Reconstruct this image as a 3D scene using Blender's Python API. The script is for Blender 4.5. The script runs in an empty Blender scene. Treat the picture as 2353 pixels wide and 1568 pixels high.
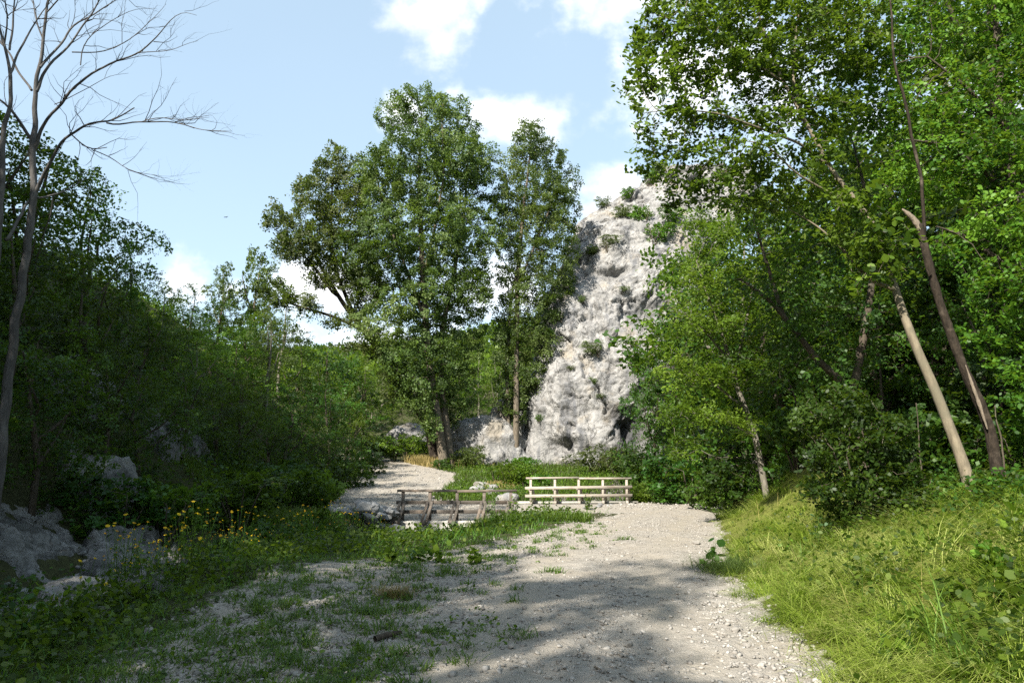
import bpy, bmesh, math, random
import numpy as np
from mathutils import Vector, Matrix

# ------------------------------------------------------------------ camera, sky, sun, exposure
SC = bpy.context.scene
COL = SC.collection
CAM_Z = 1.65
PITCH = math.radians(8.74)
FPX = 1568.0                       # focal length in pixels of a 2352 x 1568 view
cam_d = bpy.data.cameras.new('camera')
cam_d.lens = 24.0
cam_d.sensor_width = 36.0
cam_d.clip_start = 0.05
cam_d.clip_end = 2000.0
cam = bpy.data.objects.new('camera', cam_d)
COL.objects.link(cam)
cam.location = (0, 0, CAM_Z)
cam.rotation_euler = (math.pi / 2 + PITCH, 0, 0)
SC.camera = cam

SUN_EL = math.radians(40)
SUN_AZ = math.radians(213)         # compass style, from +Y towards +X: left and a little behind the camera
SUN_DIR = Vector((math.sin(SUN_AZ) * math.cos(SUN_EL), math.cos(SUN_AZ) * math.cos(SUN_EL), math.sin(SUN_EL)))
EXPOSURE = 1.5
SKY_STRENGTH = 0.10
SUN_STRENGTH = 4.3

SC.view_settings.view_transform = 'Standard'
SC.view_settings.look = 'None'
SC.view_settings.exposure = EXPOSURE
SC.view_settings.gamma = 1.0
SC.cycles.max_bounces = 7
SC.cycles.diffuse_bounces = 3
SC.cycles.glossy_bounces = 2
SC.cycles.transmission_bounces = 4
SC.cycles.transparent_max_bounces = 4
SC.cycles.use_denoising = False
SC.cycles.caustics_reflective = False
SC.cycles.caustics_refractive = False

sun_d = bpy.data.lights.new('sun', 'SUN')
sun_d.energy = SUN_STRENGTH
sun_d.angle = math.radians(0.6)
sun_d.color = (1.0, 0.94, 0.84)
sun_o = bpy.data.objects.new('sun', sun_d)
COL.objects.link(sun_o)
sun_o.rotation_euler = (-SUN_DIR).to_track_quat('-Z', 'Y').to_euler()
sun_o.location = (-30, -10, 40)


def nodes_math(nt, op, a, b=None, c=None, clamp=False):
    n = nt.nodes.new('ShaderNodeMath')
    n.operation = op
    n.use_clamp = clamp
    for i, v in enumerate((a, b, c)):
        if v is None:
            continue
        if isinstance(v, (int, float)):
            n.inputs[i].default_value = v
        else:
            nt.links.new(v, n.inputs[i])
    return n.outputs[0]


def build_world():
    w = bpy.data.worlds.new('World')
    SC.world = w
    w.use_nodes = True
    nt = w.node_tree
    nt.nodes.clear()
    out = nt.nodes.new('ShaderNodeOutputWorld')
    bg = nt.nodes.new('ShaderNodeBackground')
    bg.inputs['Strength'].default_value = SKY_STRENGTH
    sky = nt.nodes.new('ShaderNodeTexSky')
    sky.sky_type = 'NISHITA'
    sky.sun_disc = False
    sky.sun_elevation = SUN_EL
    sky.sun_rotation = SUN_AZ
    sky.air_density = 1.0
    sky.dust_density = 1.6
    sky.ozone_density = 1.0
    tc = nt.nodes.new('ShaderNodeTexCoord')
    sep = nt.nodes.new('ShaderNodeSeparateXYZ')
    nt.links.new(tc.outputs['Generated'], sep.inputs[0])
    yy = nodes_math(nt, 'MAXIMUM', sep.outputs['Y'], 0.12)
    u = nodes_math(nt, 'DIVIDE', sep.outputs['X'], yy)
    v = nodes_math(nt, 'DIVIDE', sep.outputs['Z'], yy)
    # cumulus fields: centre (u, v), radii, weight
    clouds = [(-.125, .69, .10, .11, .92), (-.07, .83, .10, .05, .7), (.18, .71, .19, .09, .72), (-.10, .55, .05, .05, .7), (.02, .50, .13, .05, .95), (-.17, .52, .04, .05, .9),
              (.155, .375, .07, .055, 1.1), (-.49, .245, .055, .05, .95), (-.42, .235, .04, .03, .8), (-.27, .235, .10, .055, 1.1),
              (-.02, .235, .10, .06, 1.0), (.33, .57, .19, .12, 1.05), (-.20, .14, .25, .07, .85), (.02, .12, .16, .08, .9), (-.9, .9, .5, .12, .6), (.9, .5, .4, .2, .9)]
    field = None
    for (cu, cv, ru, rv, wgt) in clouds:
        a = nodes_math(nt, 'MULTIPLY', nodes_math(nt, 'SUBTRACT', u, cu), 1 / ru)
        b = nodes_math(nt, 'MULTIPLY', nodes_math(nt, 'SUBTRACT', v, cv), 1 / rv)
        d = nodes_math(nt, 'SQRT', nodes_math(nt, 'ADD', nodes_math(nt, 'MULTIPLY', a, a), nodes_math(nt, 'MULTIPLY', b, b)))
        f = nodes_math(nt, 'SUBTRACT', wgt, d)
        field = f if field is None else nodes_math(nt, 'SMOOTH_MAX', field, f, 0.25)
    comb = nt.nodes.new('ShaderNodeCombineXYZ')
    nt.links.new(u, comb.inputs[0])
    nt.links.new(v, comb.inputs[1])
    no = nt.nodes.new('ShaderNodeTexNoise')
    no.inputs['Scale'].default_value = 13.0
    no.inputs['Detail'].default_value = 7.0
    no.inputs['Roughness'].default_value = 0.55
    nt.links.new(comb.outputs[0], no.inputs['Vector'])
    n1 = nodes_math(nt, 'MULTIPLY', nodes_math(nt, 'SUBTRACT', no.outputs['Fac'], 0.5), 2.6)
    dens = nodes_math(nt, 'ADD', field, n1)
    mr = nt.nodes.new('ShaderNodeMapRange')
    mr.interpolation_type = 'SMOOTHSTEP'
    mr.inputs['From Min'].default_value = -0.15
    mr.inputs['From Max'].default_value = 1.05
    nt.links.new(dens, mr.inputs['Value'])
    # thin veil over the whole sky
    no2 = nt.nodes.new('ShaderNodeTexNoise')
    no2.inputs['Scale'].default_value = 2.2
    no2.inputs['Detail'].default_value = 3.0
    nt.links.new(comb.outputs[0], no2.inputs['Vector'])
    veil = nodes_math(nt, 'MULTIPLY_ADD', no2.outputs['Fac'], 0.14, 0.48)
    vm = nt.nodes.new('ShaderNodeMix')
    vm.data_type = 'RGBA'
    nt.links.new(veil, vm.inputs['Factor'])
    nt.links.new(sky.outputs[0], vm.inputs['A'])
    vm.inputs['B'].default_value = (2.75, 3.55, 4.0, 1)
    fac = mr.outputs[0]
    # cloud brightness varies from white tops to pale grey bellies
    no3 = nt.nodes.new('ShaderNodeTexNoise')
    no3.inputs['Scale'].default_value = 7.0
    no3.inputs['Detail'].default_value = 5.0
    nt.links.new(comb.outputs[0], no3.inputs['Vector'])
    cr = nt.nodes.new('ShaderNodeValToRGB')
    cr.color_ramp.elements[0].position = 0.33
    cr.color_ramp.elements[0].color = (.68, .72, .78, 1)
    cr.color_ramp.elements[1].position = 0.56
    cr.color_ramp.elements[1].color = (1, 1, 1, 1)
    nt.links.new(no3.outputs['Fac'], cr.inputs[0])
    cm = nt.nodes.new('ShaderNodeVectorMath')
    cm.operation = 'SCALE'
    cm.inputs['Scale'].default_value = 5.8
    nt.links.new(cr.outputs[0], cm.inputs[0])
    mix = nt.nodes.new('ShaderNodeMix')
    mix.data_type = 'RGBA'
    nt.links.new(fac, mix.inputs['Factor'])
    nt.links.new(vm.outputs['Result'], mix.inputs['A'])
    nt.links.new(cm.outputs[0], mix.inputs['B'])
    nt.links.new(mix.outputs['Result'], bg.inputs['Color'])
    nt.links.new(bg.outputs[0], out.inputs[0])


build_world()


def P(x, y, d):
    """world point seen at (x, y) of a 2352 x 1568 view, at forward distance d"""
    u = (x - 1176.0) / FPX
    v = (784.0 - y) / FPX
    c, s = math.cos(PITCH), math.sin(PITCH)
    k = d / (c - v * s)
    return np.array((u * k, d, CAM_Z + (s + v * c) * k))


# ------------------------------------------------------------------ numpy noise
_pr = np.random.RandomState(7)
_PERM = np.concatenate([_pr.permutation(256)] * 3)
_G3 = _pr.normal(size=(256, 3))
_G3 /= np.linalg.norm(_G3, axis=1)[:, None]
_RND = _pr.rand(256)
_RND3 = _pr.rand(256, 3)


def _hash(i, j, k):
    return _PERM[_PERM[_PERM[i & 255] + (j & 255)] + (k & 255)]


def noise3(p):
    p = np.asarray(p, float)
    i = np.floor(p).astype(int)
    f = p - i
    w = f * f * f * (f * (f * 6 - 15) + 10)
    r = 0
    for dx in (0, 1):
        for dy in (0, 1):
            for dz in (0, 1):
                g = _G3[_hash(i[:, 0] + dx, i[:, 1] + dy, i[:, 2] + dz)]
                dd = f - np.array((dx, dy, dz))
                wt = (w[:, 0] if dx else 1 - w[:, 0]) * (w[:, 1] if dy else 1 - w[:, 1]) * (w[:, 2] if dz else 1 - w[:, 2])
                r = r + wt * (g * dd).sum(1)
    return r * 1.6


def fbm(p, octaves=4, lac=2.1, gain=.5):
    r, a = 0, 1.0
    q = np.asarray(p, float)
    for o in range(octaves):
        r = r + a * noise3(q + o * 17.3)
        q = q * lac
        a *= gain
    return r


def ridged(p, octaves=4):
    r, a = 0, 1.0
    q = np.asarray(p, float)
    for o in range(octaves):
        r = r + a * (1 - 2 * np.abs(noise3(q + o * 9.1)))
        q = q * 2.1
        a *= .5
    return r


def cells(p):
    """worley: distance to border-ish (F2-F1), random value of the nearest cell and its tilt"""
    p = np.asarray(p, float)
    i = np.floor(p).astype(int)
    f1 = np.full(len(p), 9.0)
    f2 = np.full(len(p), 9.0)
    val = np.zeros(len(p))
    off = np.zeros((len(p), 3))
    for dx in (-1, 0, 1):
        for dy in (-1, 0, 1):
            for dz in (-1, 0, 1):
                h = _hash(i[:, 0] + dx, i[:, 1] + dy, i[:, 2] + dz)
                c = i + np.array((dx, dy, dz)) + _RND3[h]
                dv = p - c
                d = np.sqrt((dv ** 2).sum(1))
                m = d < f1
                f2 = np.where(m, f1, np.minimum(f2, d))
                val = np.where(m, _RND[h], val)
                off = np.where(m[:, None], dv * (_RND3[(h + 37) & 255] - .5), off)
                f1 = np.where(m, d, f1)
    return f1, f2 - f1, val, off.sum(1)


def n2(x, y, s, seed=0.0, o=4):
    x = np.asarray(x, float)
    y = np.asarray(y, float)
    return fbm(np.stack([x.ravel() * s, y.ravel() * s, np.full(x.size, seed + .37)], 1), o).reshape(x.shape)


# ------------------------------------------------------------------ mesh helpers
def make_mesh(name, verts, faces, mat, var=None, smooth=False, attrs=None):
    """faces: list of int arrays, each (n, k)"""
    me = bpy.data.meshes.new(name)
    verts = np.ascontiguousarray(verts, dtype=np.float32)
    me.vertices.add(len(verts))
    me.vertices.foreach_set('co', verts.ravel())
    loops = np.concatenate([np.asarray(f, np.int32).ravel() for f in faces])
    tot = np.concatenate([np.full(len(f), f.shape[1], np.int32) for f in faces])
    start = np.concatenate([[0], np.cumsum(tot)[:-1]]).astype(np.int32)
    me.loops.add(len(loops))
    me.loops.foreach_set('vertex_index', loops)
    me.polygons.add(len(tot))
    me.polygons.foreach_set('loop_start', start)
    me.polygons.foreach_set('loop_total', tot)
    if smooth:
        me.polygons.foreach_set('use_smooth', np.ones(len(tot), bool))
    if var is not None:
        a = me.attributes.new('var', 'FLOAT', 'POINT')
        a.data.foreach_set('value', np.asarray(var, np.float32))
    for k, vals in (attrs or {}).items():
        a = me.attributes.new(k, 'FLOAT', 'POINT')
        a.data.foreach_set('value', np.asarray(vals, np.float32))
    me.update(calc_edges=True)
    me.validate()
    if mat:
        me.materials.append(mat)
    return me


def obj(name, me, parent=None):
    o = bpy.data.objects.new(name, me)
    COL.objects.link(o)
    if parent:
        o.parent = parent
    return o


def tag(o, label=None, cat=None, group=None, kind=None):
    if label:
        o['label'] = label
    if cat:
        o['category'] = cat
    if group:
        o['group'] = group
    if kind:
        o['kind'] = kind
    return o


def empty(name, loc, label, cat, group=None):
    o = bpy.data.objects.new(name, None)
    COL.objects.link(o)
    o.location = loc
    o.empty_display_size = .2
    return tag(o, label, cat, group)


class MB:
    """collects geometry for one mesh"""
    def __init__(self):
        self.v, self.f, self.a, self.n = [], {}, [], 0

    def add(self, v, faces, var=0.5):
        v = np.asarray(v, float)
        for f in (faces if isinstance(faces, list) else [faces]):
            f = np.asarray(f)
            self.f.setdefault(f.shape[1], []).append(f + self.n)
        self.v.append(v)
        self.a.append(np.full(len(v), var) if np.isscalar(var) else np.asarray(var))
        self.n += len(v)

    def box(self, c, size, rot=None, var=.5):
        s = np.array(size) / 2
        v = np.array([(x, y, z) for x in (-1, 1) for y in (-1, 1) for z in (-1, 1)]) * s
        if rot is not None:
            v = v @ np.array(rot).T
        self.add(v + np.array(c), np.array([(0, 1, 3, 2), (4, 6, 7, 5), (0, 4, 5, 1), (2, 3, 7, 6), (0, 2, 6, 4), (1, 5, 7, 3)]), var)

    def bar(self, a, b, w, h, up=(0, 0, 1), var=.5):
        """a beam with chamfered long edges from a to b, width w, height h"""
        a, b = np.array(a, float), np.array(b, float)
        t = b - a
        t /= np.linalg.norm(t)
        s = np.cross(t, up)
        s /= np.linalg.norm(s)
        u = np.cross(s, t)
        c = min(w, h) * .1
        prof = [(-w / 2 + c, -h / 2), (w / 2 - c, -h / 2), (w / 2, -h / 2 + c), (w / 2, h / 2 - c), (w / 2 - c, h / 2), (-w / 2 + c, h / 2), (-w / 2, h / 2 - c), (-w / 2, -h / 2 + c)]
        v = [a + s * p + u * q for p, q in prof] + [b + s * p + u * q for p, q in prof]
        q = np.array([(i, (i + 1) % 8, 8 + (i + 1) % 8, 8 + i) for i in range(8)])
        self.add(v, [q, np.array([list(range(7, -1, -1)), list(range(8, 16))])], var)

    def tube(self, pts, rad, k=6, var=.5, cap=True):
        pts = np.asarray(pts, float)
        rad = np.asarray(rad, float)
        n = len(pts)
        if n < 2:
            return
        t = np.gradient(pts, axis=0)
        t /= np.linalg.norm(t, axis=1)[:, None] + 1e-9
        ref = np.array((.31, .87, .17))
        s = np.cross(t, ref)
        s /= np.linalg.norm(s, axis=1)[:, None] + 1e-9
        u = np.cross(s, t)
        an = np.arange(k) * 2 * math.pi / k
        v = pts[:, None, :] + rad[:, None, None] * (s[:, None, :] * np.cos(an)[None, :, None] + u[:, None, :] * np.sin(an)[None, :, None])
        i = np.arange(n - 1)[:, None] * k
        j = np.arange(k)[None, :]
        j2 = (j + 1) % k
        f = np.stack([i + j, i + k + j, i + k + j2, i + j2], -1).reshape(-1, 4)
        fs = [f]
        if cap:
            fs.append(np.array([list(range((n - 1) * k, n * k))[::-1]]))
        self.add(v.reshape(-1, 3), fs, var)

    def mesh(self, name, mat, smooth=False):
        return make_mesh(name, np.concatenate(self.v), [np.concatenate(v) for v in self.f.values()], mat, np.concatenate(self.a), smooth)


def leaf_geo(pos, size, rng, up=0.5, shape='kite', aspect=.62, varbase=None, jit=.35, outward=None):
    n = len(pos)
    nr = rng.normal(size=(n, 3))
    nr[:, 2] += up * 1.6
    if outward is not None:
        nr += outward
    nr /= np.linalg.norm(nr, axis=1)[:, None] + 1e-9
    t = np.cross(nr, rng.normal(size=(n, 3)))
    t /= np.linalg.norm(t, axis=1)[:, None] + 1e-9
    b = np.cross(nr, t)
    L = (size * (1 + jit * (rng.rand(n) * 2 - 1)))[:, None]
    W = L * aspect
    if shape == 'kite':
        v = np.stack([pos - t * L * .5, pos + b * W * .5 - t * L * .06 + nr * L * .07, pos + t * L * .5 - nr * L * .04, pos - b * W * .5 - t * L * .06 + nr * L * .07], 1)
        k = 4
    else:
        v = np.stack([pos - t * L * .5, pos + b * W * .42 - t * L * .25, pos + b * W * .46 + t * L * .12, pos + t * L * .5 - nr * L * .06,
                      pos - b * W * .46 + t * L * .12, pos - b * W * .42 - t * L * .25], 1)
        k = 6
    f = np.arange(n * k).reshape(n, k)
    va = rng.rand(n) if varbase is None else np.clip(varbase + .3 * (rng.rand(n) - .5), 0, 1)
    return v.reshape(-1, 3), f, np.repeat(va, k)


# ------------------------------------------------------------------ materials
def new_mat(name):
    m = bpy.data.materials.new(name)
    m.use_nodes = True
    nt = m.node_tree
    nt.nodes.clear()
    out = nt.nodes.new('ShaderNodeOutputMaterial')
    return m, nt, out


def ramp(nt, fac, stops):
    r = nt.nodes.new('ShaderNodeValToRGB')
    el = r.color_ramp.elements
    while len(el) < len(stops):
        el.new(.5)
    for e, (p, c) in zip(el, stops):
        e.position = p
        e.color = (*c, 1)
    nt.links.new(fac, r.inputs[0])
    return r.outputs[0]


def tex_noise(nt, vec, scale, detail=4, rough=.55, dist=0):
    n = nt.nodes.new('ShaderNodeTexNoise')
    n.inputs['Scale'].default_value = scale
    n.inputs['Detail'].default_value = detail
    n.inputs['Roughness'].default_value = rough
    n.inputs['Distortion'].default_value = dist
    if vec is not None:
        nt.links.new(vec, n.inputs['Vector'])
    return n.outputs['Fac']


def mapping(nt, vec, scale):
    m = nt.nodes.new('ShaderNodeMapping')
    m.inputs['Scale'].default_value = scale
    nt.links.new(vec, m.inputs['Vector'])
    return m.outputs[0]


def mixc(nt, fac, a, b, blend='MIX'):
    m = nt.nodes.new('ShaderNodeMix')
    m.data_type = 'RGBA'
    m.blend_type = blend
    if isinstance(fac, (int, float)):
        m.inputs['Factor'].default_value = fac
    else:
        nt.links.new(fac, m.inputs['Factor'])
    for nm, v in (('A', a), ('B', b)):
        if isinstance(v, tuple):
            m.inputs[nm].default_value = (*v, 1)
        else:
            nt.links.new(v, m.inputs[nm])
    return m.outputs['Result']


def maprange(nt, v, a, b, c=0.0, d=1.0, smooth=True):
    m = nt.nodes.new('ShaderNodeMapRange')
    m.interpolation_type = 'SMOOTHSTEP' if smooth else 'LINEAR'
    m.inputs['From Min'].default_value = a
    m.inputs['From Max'].default_value = b
    m.inputs['To Min'].default_value = c
    m.inputs['To Max'].default_value = d
    nt.links.new(v, m.inputs['Value'])
    return m.outputs[0]


def geo_pos(nt):
    return nt.nodes.new('ShaderNodeNewGeometry').outputs['Position']


def obj_pos(nt):
    return nt.nodes.new('ShaderNodeTexCoord').outputs['Object']


def principled(nt, out, col, rough=.8, spec=.3, bump=None, bump_d=.02, bump_s=.6):
    p = nt.nodes.new('ShaderNodeBsdfPrincipled')
    if isinstance(col, tuple):
        p.inputs['Base Color'].default_value = (*col, 1)
    else:
        nt.links.new(col, p.inputs['Base Color'])
    p.inputs['Roughness'].default_value = rough
    p.inputs['Specular IOR Level'].default_value = spec
    if bump is not None:
        b = nt.nodes.new('ShaderNodeBump')
        b.inputs['Strength'].default_value = bump_s
        b.inputs['Distance'].default_value = bump_d
        nt.links.new(bump, b.inputs['Height'])
        nt.links.new(b.outputs[0], p.inputs['Normal'])
    if out is not None:
        nt.links.new(p.outputs[0], out.inputs[0])
    return p


def leaf_mat(name, dark, mid, light, trans=.35, rough=.5, spec=.35):
    m, nt, out = new_mat(name)
    at = nt.nodes.new('ShaderNodeAttribute')
    at.attribute_name = 'var'
    oi = nt.nodes.new('ShaderNodeObjectInfo')
    c = ramp(nt, at.outputs['Fac'], [(0.0, dark), (.5, mid), (1.0, light)])
    hs = nt.nodes.new('ShaderNodeHueSaturation')
    nt.links.new(c, hs.inputs['Color'])
    nt.links.new(nodes_math(nt, 'MULTIPLY_ADD', oi.outputs['Random'], .035, .482), hs.inputs['Hue'])
    nt.links.new(nodes_math(nt, 'MULTIPLY_ADD', oi.outputs['Random'], .7, .65), hs.inputs['Value'])
    p = principled(nt, None, hs.outputs[0], rough, spec)
    t = nt.nodes.new('ShaderNodeBsdfTranslucent')
    tcol = mixc(nt, .55, hs.outputs[0], (.22, .34, .02))
    nt.links.new(tcol, t.inputs['Color'])
    mx = nt.nodes.new('ShaderNodeMixShader')
    mx.inputs[0].default_value = trans
    nt.links.new(p.outputs[0], mx.inputs[1])
    nt.links.new(t.outputs[0], mx.inputs[2])
    nt.links.new(mx.outputs[0], out.inputs[0])
    return m


def bark_mat(name, a, b, c, scale=6.0, patch=.5):
    m, nt, out = new_mat(name)
    p = obj_pos(nt)
    n1 = tex_noise(nt, mapping(nt, p, (scale, scale, scale * .25)), 2.0, 6, .65)
    n2_ = tex_noise(nt, p, 2.5, 4, .6)
    col = mixc(nt, maprange(nt, n2_, patch - .08, patch + .12), ramp(nt, n1, [(.3, a), (.62, b)]), c)
    principled(nt, out, col, .9, .2, n1, .03, .8)
    return m


M = {}
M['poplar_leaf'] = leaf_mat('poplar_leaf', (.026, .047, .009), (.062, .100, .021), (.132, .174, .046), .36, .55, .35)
M['leaf_dark'] = leaf_mat('leaf_dark', (.009, .028, .003), (.026, .068, .007), (.062, .125, .014), .34, .5, .3)  # dark leaves, their colour lowered further for the deep shade of the slopes
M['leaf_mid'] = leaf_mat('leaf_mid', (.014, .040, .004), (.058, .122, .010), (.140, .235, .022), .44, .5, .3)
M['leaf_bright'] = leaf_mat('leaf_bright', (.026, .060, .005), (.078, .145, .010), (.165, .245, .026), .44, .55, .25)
M['leaf_olive'] = leaf_mat('leaf_olive', (.040, .062, .016), (.070, .100, .026), (.115, .150, .045), .35, .55, .25)
M['leaf_blue'] = leaf_mat('leaf_blue', (.026, .064, .022), (.045, .095, .034), (.080, .140, .052), .28, .4, .5)
M['grass_yellow'] = leaf_mat('grass_yellow', (.105, .160, .014), (.235, .300, .036), (.42, .43, .14), .45, .5, .3)
M['grass_green'] = leaf_mat('grass_green', (.034, .085, .010), (.066, .142, .015), (.125, .205, .032), .42, .5, .3)
M['grass_dry'] = leaf_mat('grass_dry', (.20, .17, .05), (.34, .27, .10), (.46, .37, .17), .25, .7, .2)
M['bark_grey'] = bark_mat('bark_grey', (.08, .072, .06), (.21, .19, .155), (.15, .14, .105), 7, .55)
M['bark_pale'] = bark_mat('bark_pale', (.085, .072, .050), (.20, .168, .118), (.13, .115, .08), 4, .5)
M['bark_dark'] = bark_mat('bark_dark', (.010, .008, .006), (.036, .027, .019), (.10, .08, .06), 14, .6)
M['bark_brown'] = bark_mat('bark_brown', (.028, .023, .017), (.085, .068, .05), (.10, .09, .066), 9, .55)
M['bark_poplar'] = bark_mat('bark_poplar', (.05, .043, .032), (.17, .14, .105), (.11, .095, .072), 6, .6)
M['bark_dead'] = bark_mat('bark_dead', (.035, .033, .032), (.12, .113, .107), (.065, .06, .057), 5, .55)  # bark colour darkened to stand in for the shade on the bare trees
M['raw_wood'] = bark_mat('raw_wood', (.11, .09, .07), (.22, .18, .135), (.16, .13, .10), 12, .6)


def rock_mat(name, base, dark, warm, stain, streak_scale=.55, attr=None):
    m, nt, out = new_mat(name)
    p = geo_pos(nt)
    big = tex_noise(nt, p, .35, 6, .6)
    med = tex_noise(nt, p, 1.6, 8, .65, .6)
    fine = tex_noise(nt, p, 7.0, 6, .7)
    col = ramp(nt, med, [(.34, dark), (.50, base), (.72, tuple(min(1, c * 1.25) for c in base))])
    grey = tex_noise(nt, mapping(nt, p, (1, 1, .45)), .55, 5, .62)
    col = mixc(nt, maprange(nt, grey, .50, .58, 0, .6), col, tuple(c * .62 for c in base))
    streak = tex_noise(nt, mapping(nt, p, (1, 1, .12)), streak_scale * 2.2, 6, .6)
    col = mixc(nt, maprange(nt, streak, .50, .66, 0, .8), col, stain)
    col = mixc(nt, maprange(nt, big, .54, .68, 0, .7), col, warm)
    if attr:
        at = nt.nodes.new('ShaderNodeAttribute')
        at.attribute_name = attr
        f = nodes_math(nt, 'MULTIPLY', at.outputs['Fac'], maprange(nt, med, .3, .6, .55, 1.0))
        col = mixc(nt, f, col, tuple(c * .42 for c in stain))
    vor = nt.nodes.new('ShaderNodeTexVoronoi')
    vor.feature = 'DISTANCE_TO_EDGE'
    vor.inputs['Scale'].default_value = .75
    dn = nt.nodes.new('ShaderNodeVectorMath')
    dn.operation = 'MULTIPLY_ADD'
    nz = nt.nodes.new('ShaderNodeTexNoise')
    nz.inputs['Scale'].default_value = 1.3
    nz.inputs['Detail'].default_value = 5
    nt.links.new(p, nz.inputs['Vector'])
    nt.links.new(nz.outputs['Color'], dn.inputs[0])
    dn.inputs[1].default_value = (1.6, 1.6, 1.6)
    nt.links.new(p, dn.inputs[2])
    nt.links.new(mapping(nt, dn.outputs[0], (1, 1, .42)), vor.inputs['Vector'])
    crack = maprange(nt, vor.outputs['Distance'], 0.0, .03, 0, 1)
    col = mixc(nt, nodes_math(nt, 'MULTIPLY_ADD', crack, -.6, .6), col, (.06, .057, .052))
    h = nodes_math(nt, 'ADD', nodes_math(nt, 'MULTIPLY', med, .8), nodes_math(nt, 'MULTIPLY_ADD', fine, .35, nodes_math(nt, 'MULTIPLY', crack, .12)))
    principled(nt, out, col, .9, .2, h, .25, .9)
    return m


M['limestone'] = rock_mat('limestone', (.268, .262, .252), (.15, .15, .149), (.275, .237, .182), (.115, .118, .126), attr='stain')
M['grey_rock'] = rock_mat('grey_rock', (.22, .215, .205), (.075, .075, .072), (.19, .17, .14), (.085, .088, .08))


def stone_mat(name, a, b, c):
    m, nt, out = new_mat(name)
    at = nt.nodes.new('ShaderNodeAttribute')
    at.attribute_name = 'var'
    p = geo_pos(nt)
    n = tex_noise(nt, p, 30, 4, .6)
    col = ramp(nt, at.outputs['Fac'], [(0, a), (.5, b), (1, c)])
    col = mixc(nt, maprange(nt, n, .35, .7, 0, .4), col, tuple(x * .6 for x in a))
    principled(nt, out, col, .92, .2, n, .01, .5)
    return m


M['gravel_stone'] = stone_mat('gravel_stone', (.19, .176, .157), (.285, .266, .237), (.385, .363, .33))
M['pile_stone'] = stone_mat('pile_stone', (.17, .17, .17), (.25, .25, .245), (.33, .33, .32))


def ground_mat(name, soil, attr_green=True):
    m, nt, out = new_mat(name)
    p = geo_pos(nt)
    n_f = tex_noise(nt, p, 9, 6, .7)
    n_m = tex_noise(nt, p, 1.2, 5, .6)
    n_s = tex_noise(nt, p, 60, 3, .6)
    grav = ramp(nt, n_f, [(.28, (.20, .18, .152)), (.5, (.32, .292, .250)), (.74, (.42, .39, .345))])
    grav = mixc(nt, maprange(nt, n_m, .42, .66, 0, .6), grav, (.33, .285, .225))
    grav = mixc(nt, maprange(nt, n_s, .35, .7, .25, 0), grav, (.13, .12, .11))
    earth = ramp(nt, n_f, [(.3, (.028, .030, .014)), (.6, (.055, .060, .024)), (.8, (.085, .085, .04))])
    ag = nt.nodes.new('ShaderNodeAttribute')
    ag.attribute_name = 'thatch'
    earth = mixc(nt, ag.outputs['Fac'], earth, ramp(nt, n_f, [(.3, (.075, .085, .015)), (.7, (.16, .17, .04))]))
    at = nt.nodes.new('ShaderNodeAttribute')
    at.attribute_name = 'gravel'
    f = nodes_math(nt, 'ADD', at.outputs['Fac'], nodes_math(nt, 'MULTIPLY', nodes_math(nt, 'SUBTRACT', n_f, .5), 1.1))
    col = mixc(nt, maprange(nt, f, .38, .62), earth, grav)
    ar = nt.nodes.new('ShaderNodeAttribute')
    ar.attribute_name = 'rut'
    rf = nodes_math(nt, 'MULTIPLY', ar.outputs['Fac'], maprange(nt, n_m, .3, .6, .35, .9))
    col = mixc(nt, rf, col, ramp(nt, n_s, [(.35, (.27, .24, .195)), (.7, (.34, .305, .25))]))
    h = nodes_math(nt, 'ADD', n_f, nodes_math(nt, 'MULTIPLY', n_s, .35))
    principled(nt, out, col, .95, .15, h, .05, .8)
    return m


M['ground'] = ground_mat('ground', None)


def wood_mat(name, a, b):
    m, nt, out = new_mat(name)
    p = obj_pos(nt)
    n = tex_noise(nt, mapping(nt, p, (1.2, 14, 14)), 2.0, 6, .6)
    k = tex_noise(nt, p, 2.3, 3, .5)
    col = mixc(nt, maprange(nt, k, .45, .7, 0, .6), ramp(nt, n, [(.3, a), (.68, b)]), (.22, .17, .13))
    principled(nt, out, col, .85, .2, n, .01, .6)
    return m


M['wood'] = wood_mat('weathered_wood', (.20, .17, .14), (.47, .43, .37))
M['wood_shaded'] = wood_mat('weathered_wood_shaded', (.045, .039, .032), (.15, .13, .11))  # darker wood colour stands in for tree shade on the near railing


def concrete_mat():
    m, nt, out = new_mat('concrete')
    p = geo_pos(nt)
    n = tex_noise(nt, p, 3, 6, .6)
    s = tex_noise(nt, mapping(nt, p, (1, 1, .2)), 4, 4, .6)
    col = ramp(nt, n, [(.3, (.30, .285, .25)), (.7, (.45, .43, .385))])
    col = mixc(nt, maprange(nt, s, .5, .75, 0, .5), col, (.19, .18, .15))
    principled(nt, out, col, .9, .2, n, .02, .4)
    return m


M['concrete'] = concrete_mat()


def simple_mat(name, col, rough=.7, spec=.3):
    m, nt, out = new_mat(name)
    principled(nt, out, col, rough, spec)
    return m


M['petal'] = leaf_mat('petal', (.62, .36, .01), (.75, .46, .015), (.80, .55, .03), .3, .6, .2)
M['bird'] = simple_mat('bird_feather', (.05, .05, .05))
M['rust'] = bark_mat('rusty_post', (.10, .05, .03), (.24, .13, .07), (.30, .24, .18), 10, .55)


def water_mat():
    m, nt, out = new_mat('water')
    p = geo_pos(nt)
    n = tex_noise(nt, mapping(nt, p, (1, 1, 1)), 5, 4, .6)
    col = ramp(nt, tex_noise(nt, p, 3, 5, .7), [(.35, (.07, .075, .07)), (.65, (.22, .22, .21))])
    principled(nt, out, col, .12, .5, n, .05, .35)
    return m


M['water'] = water_mat()

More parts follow.
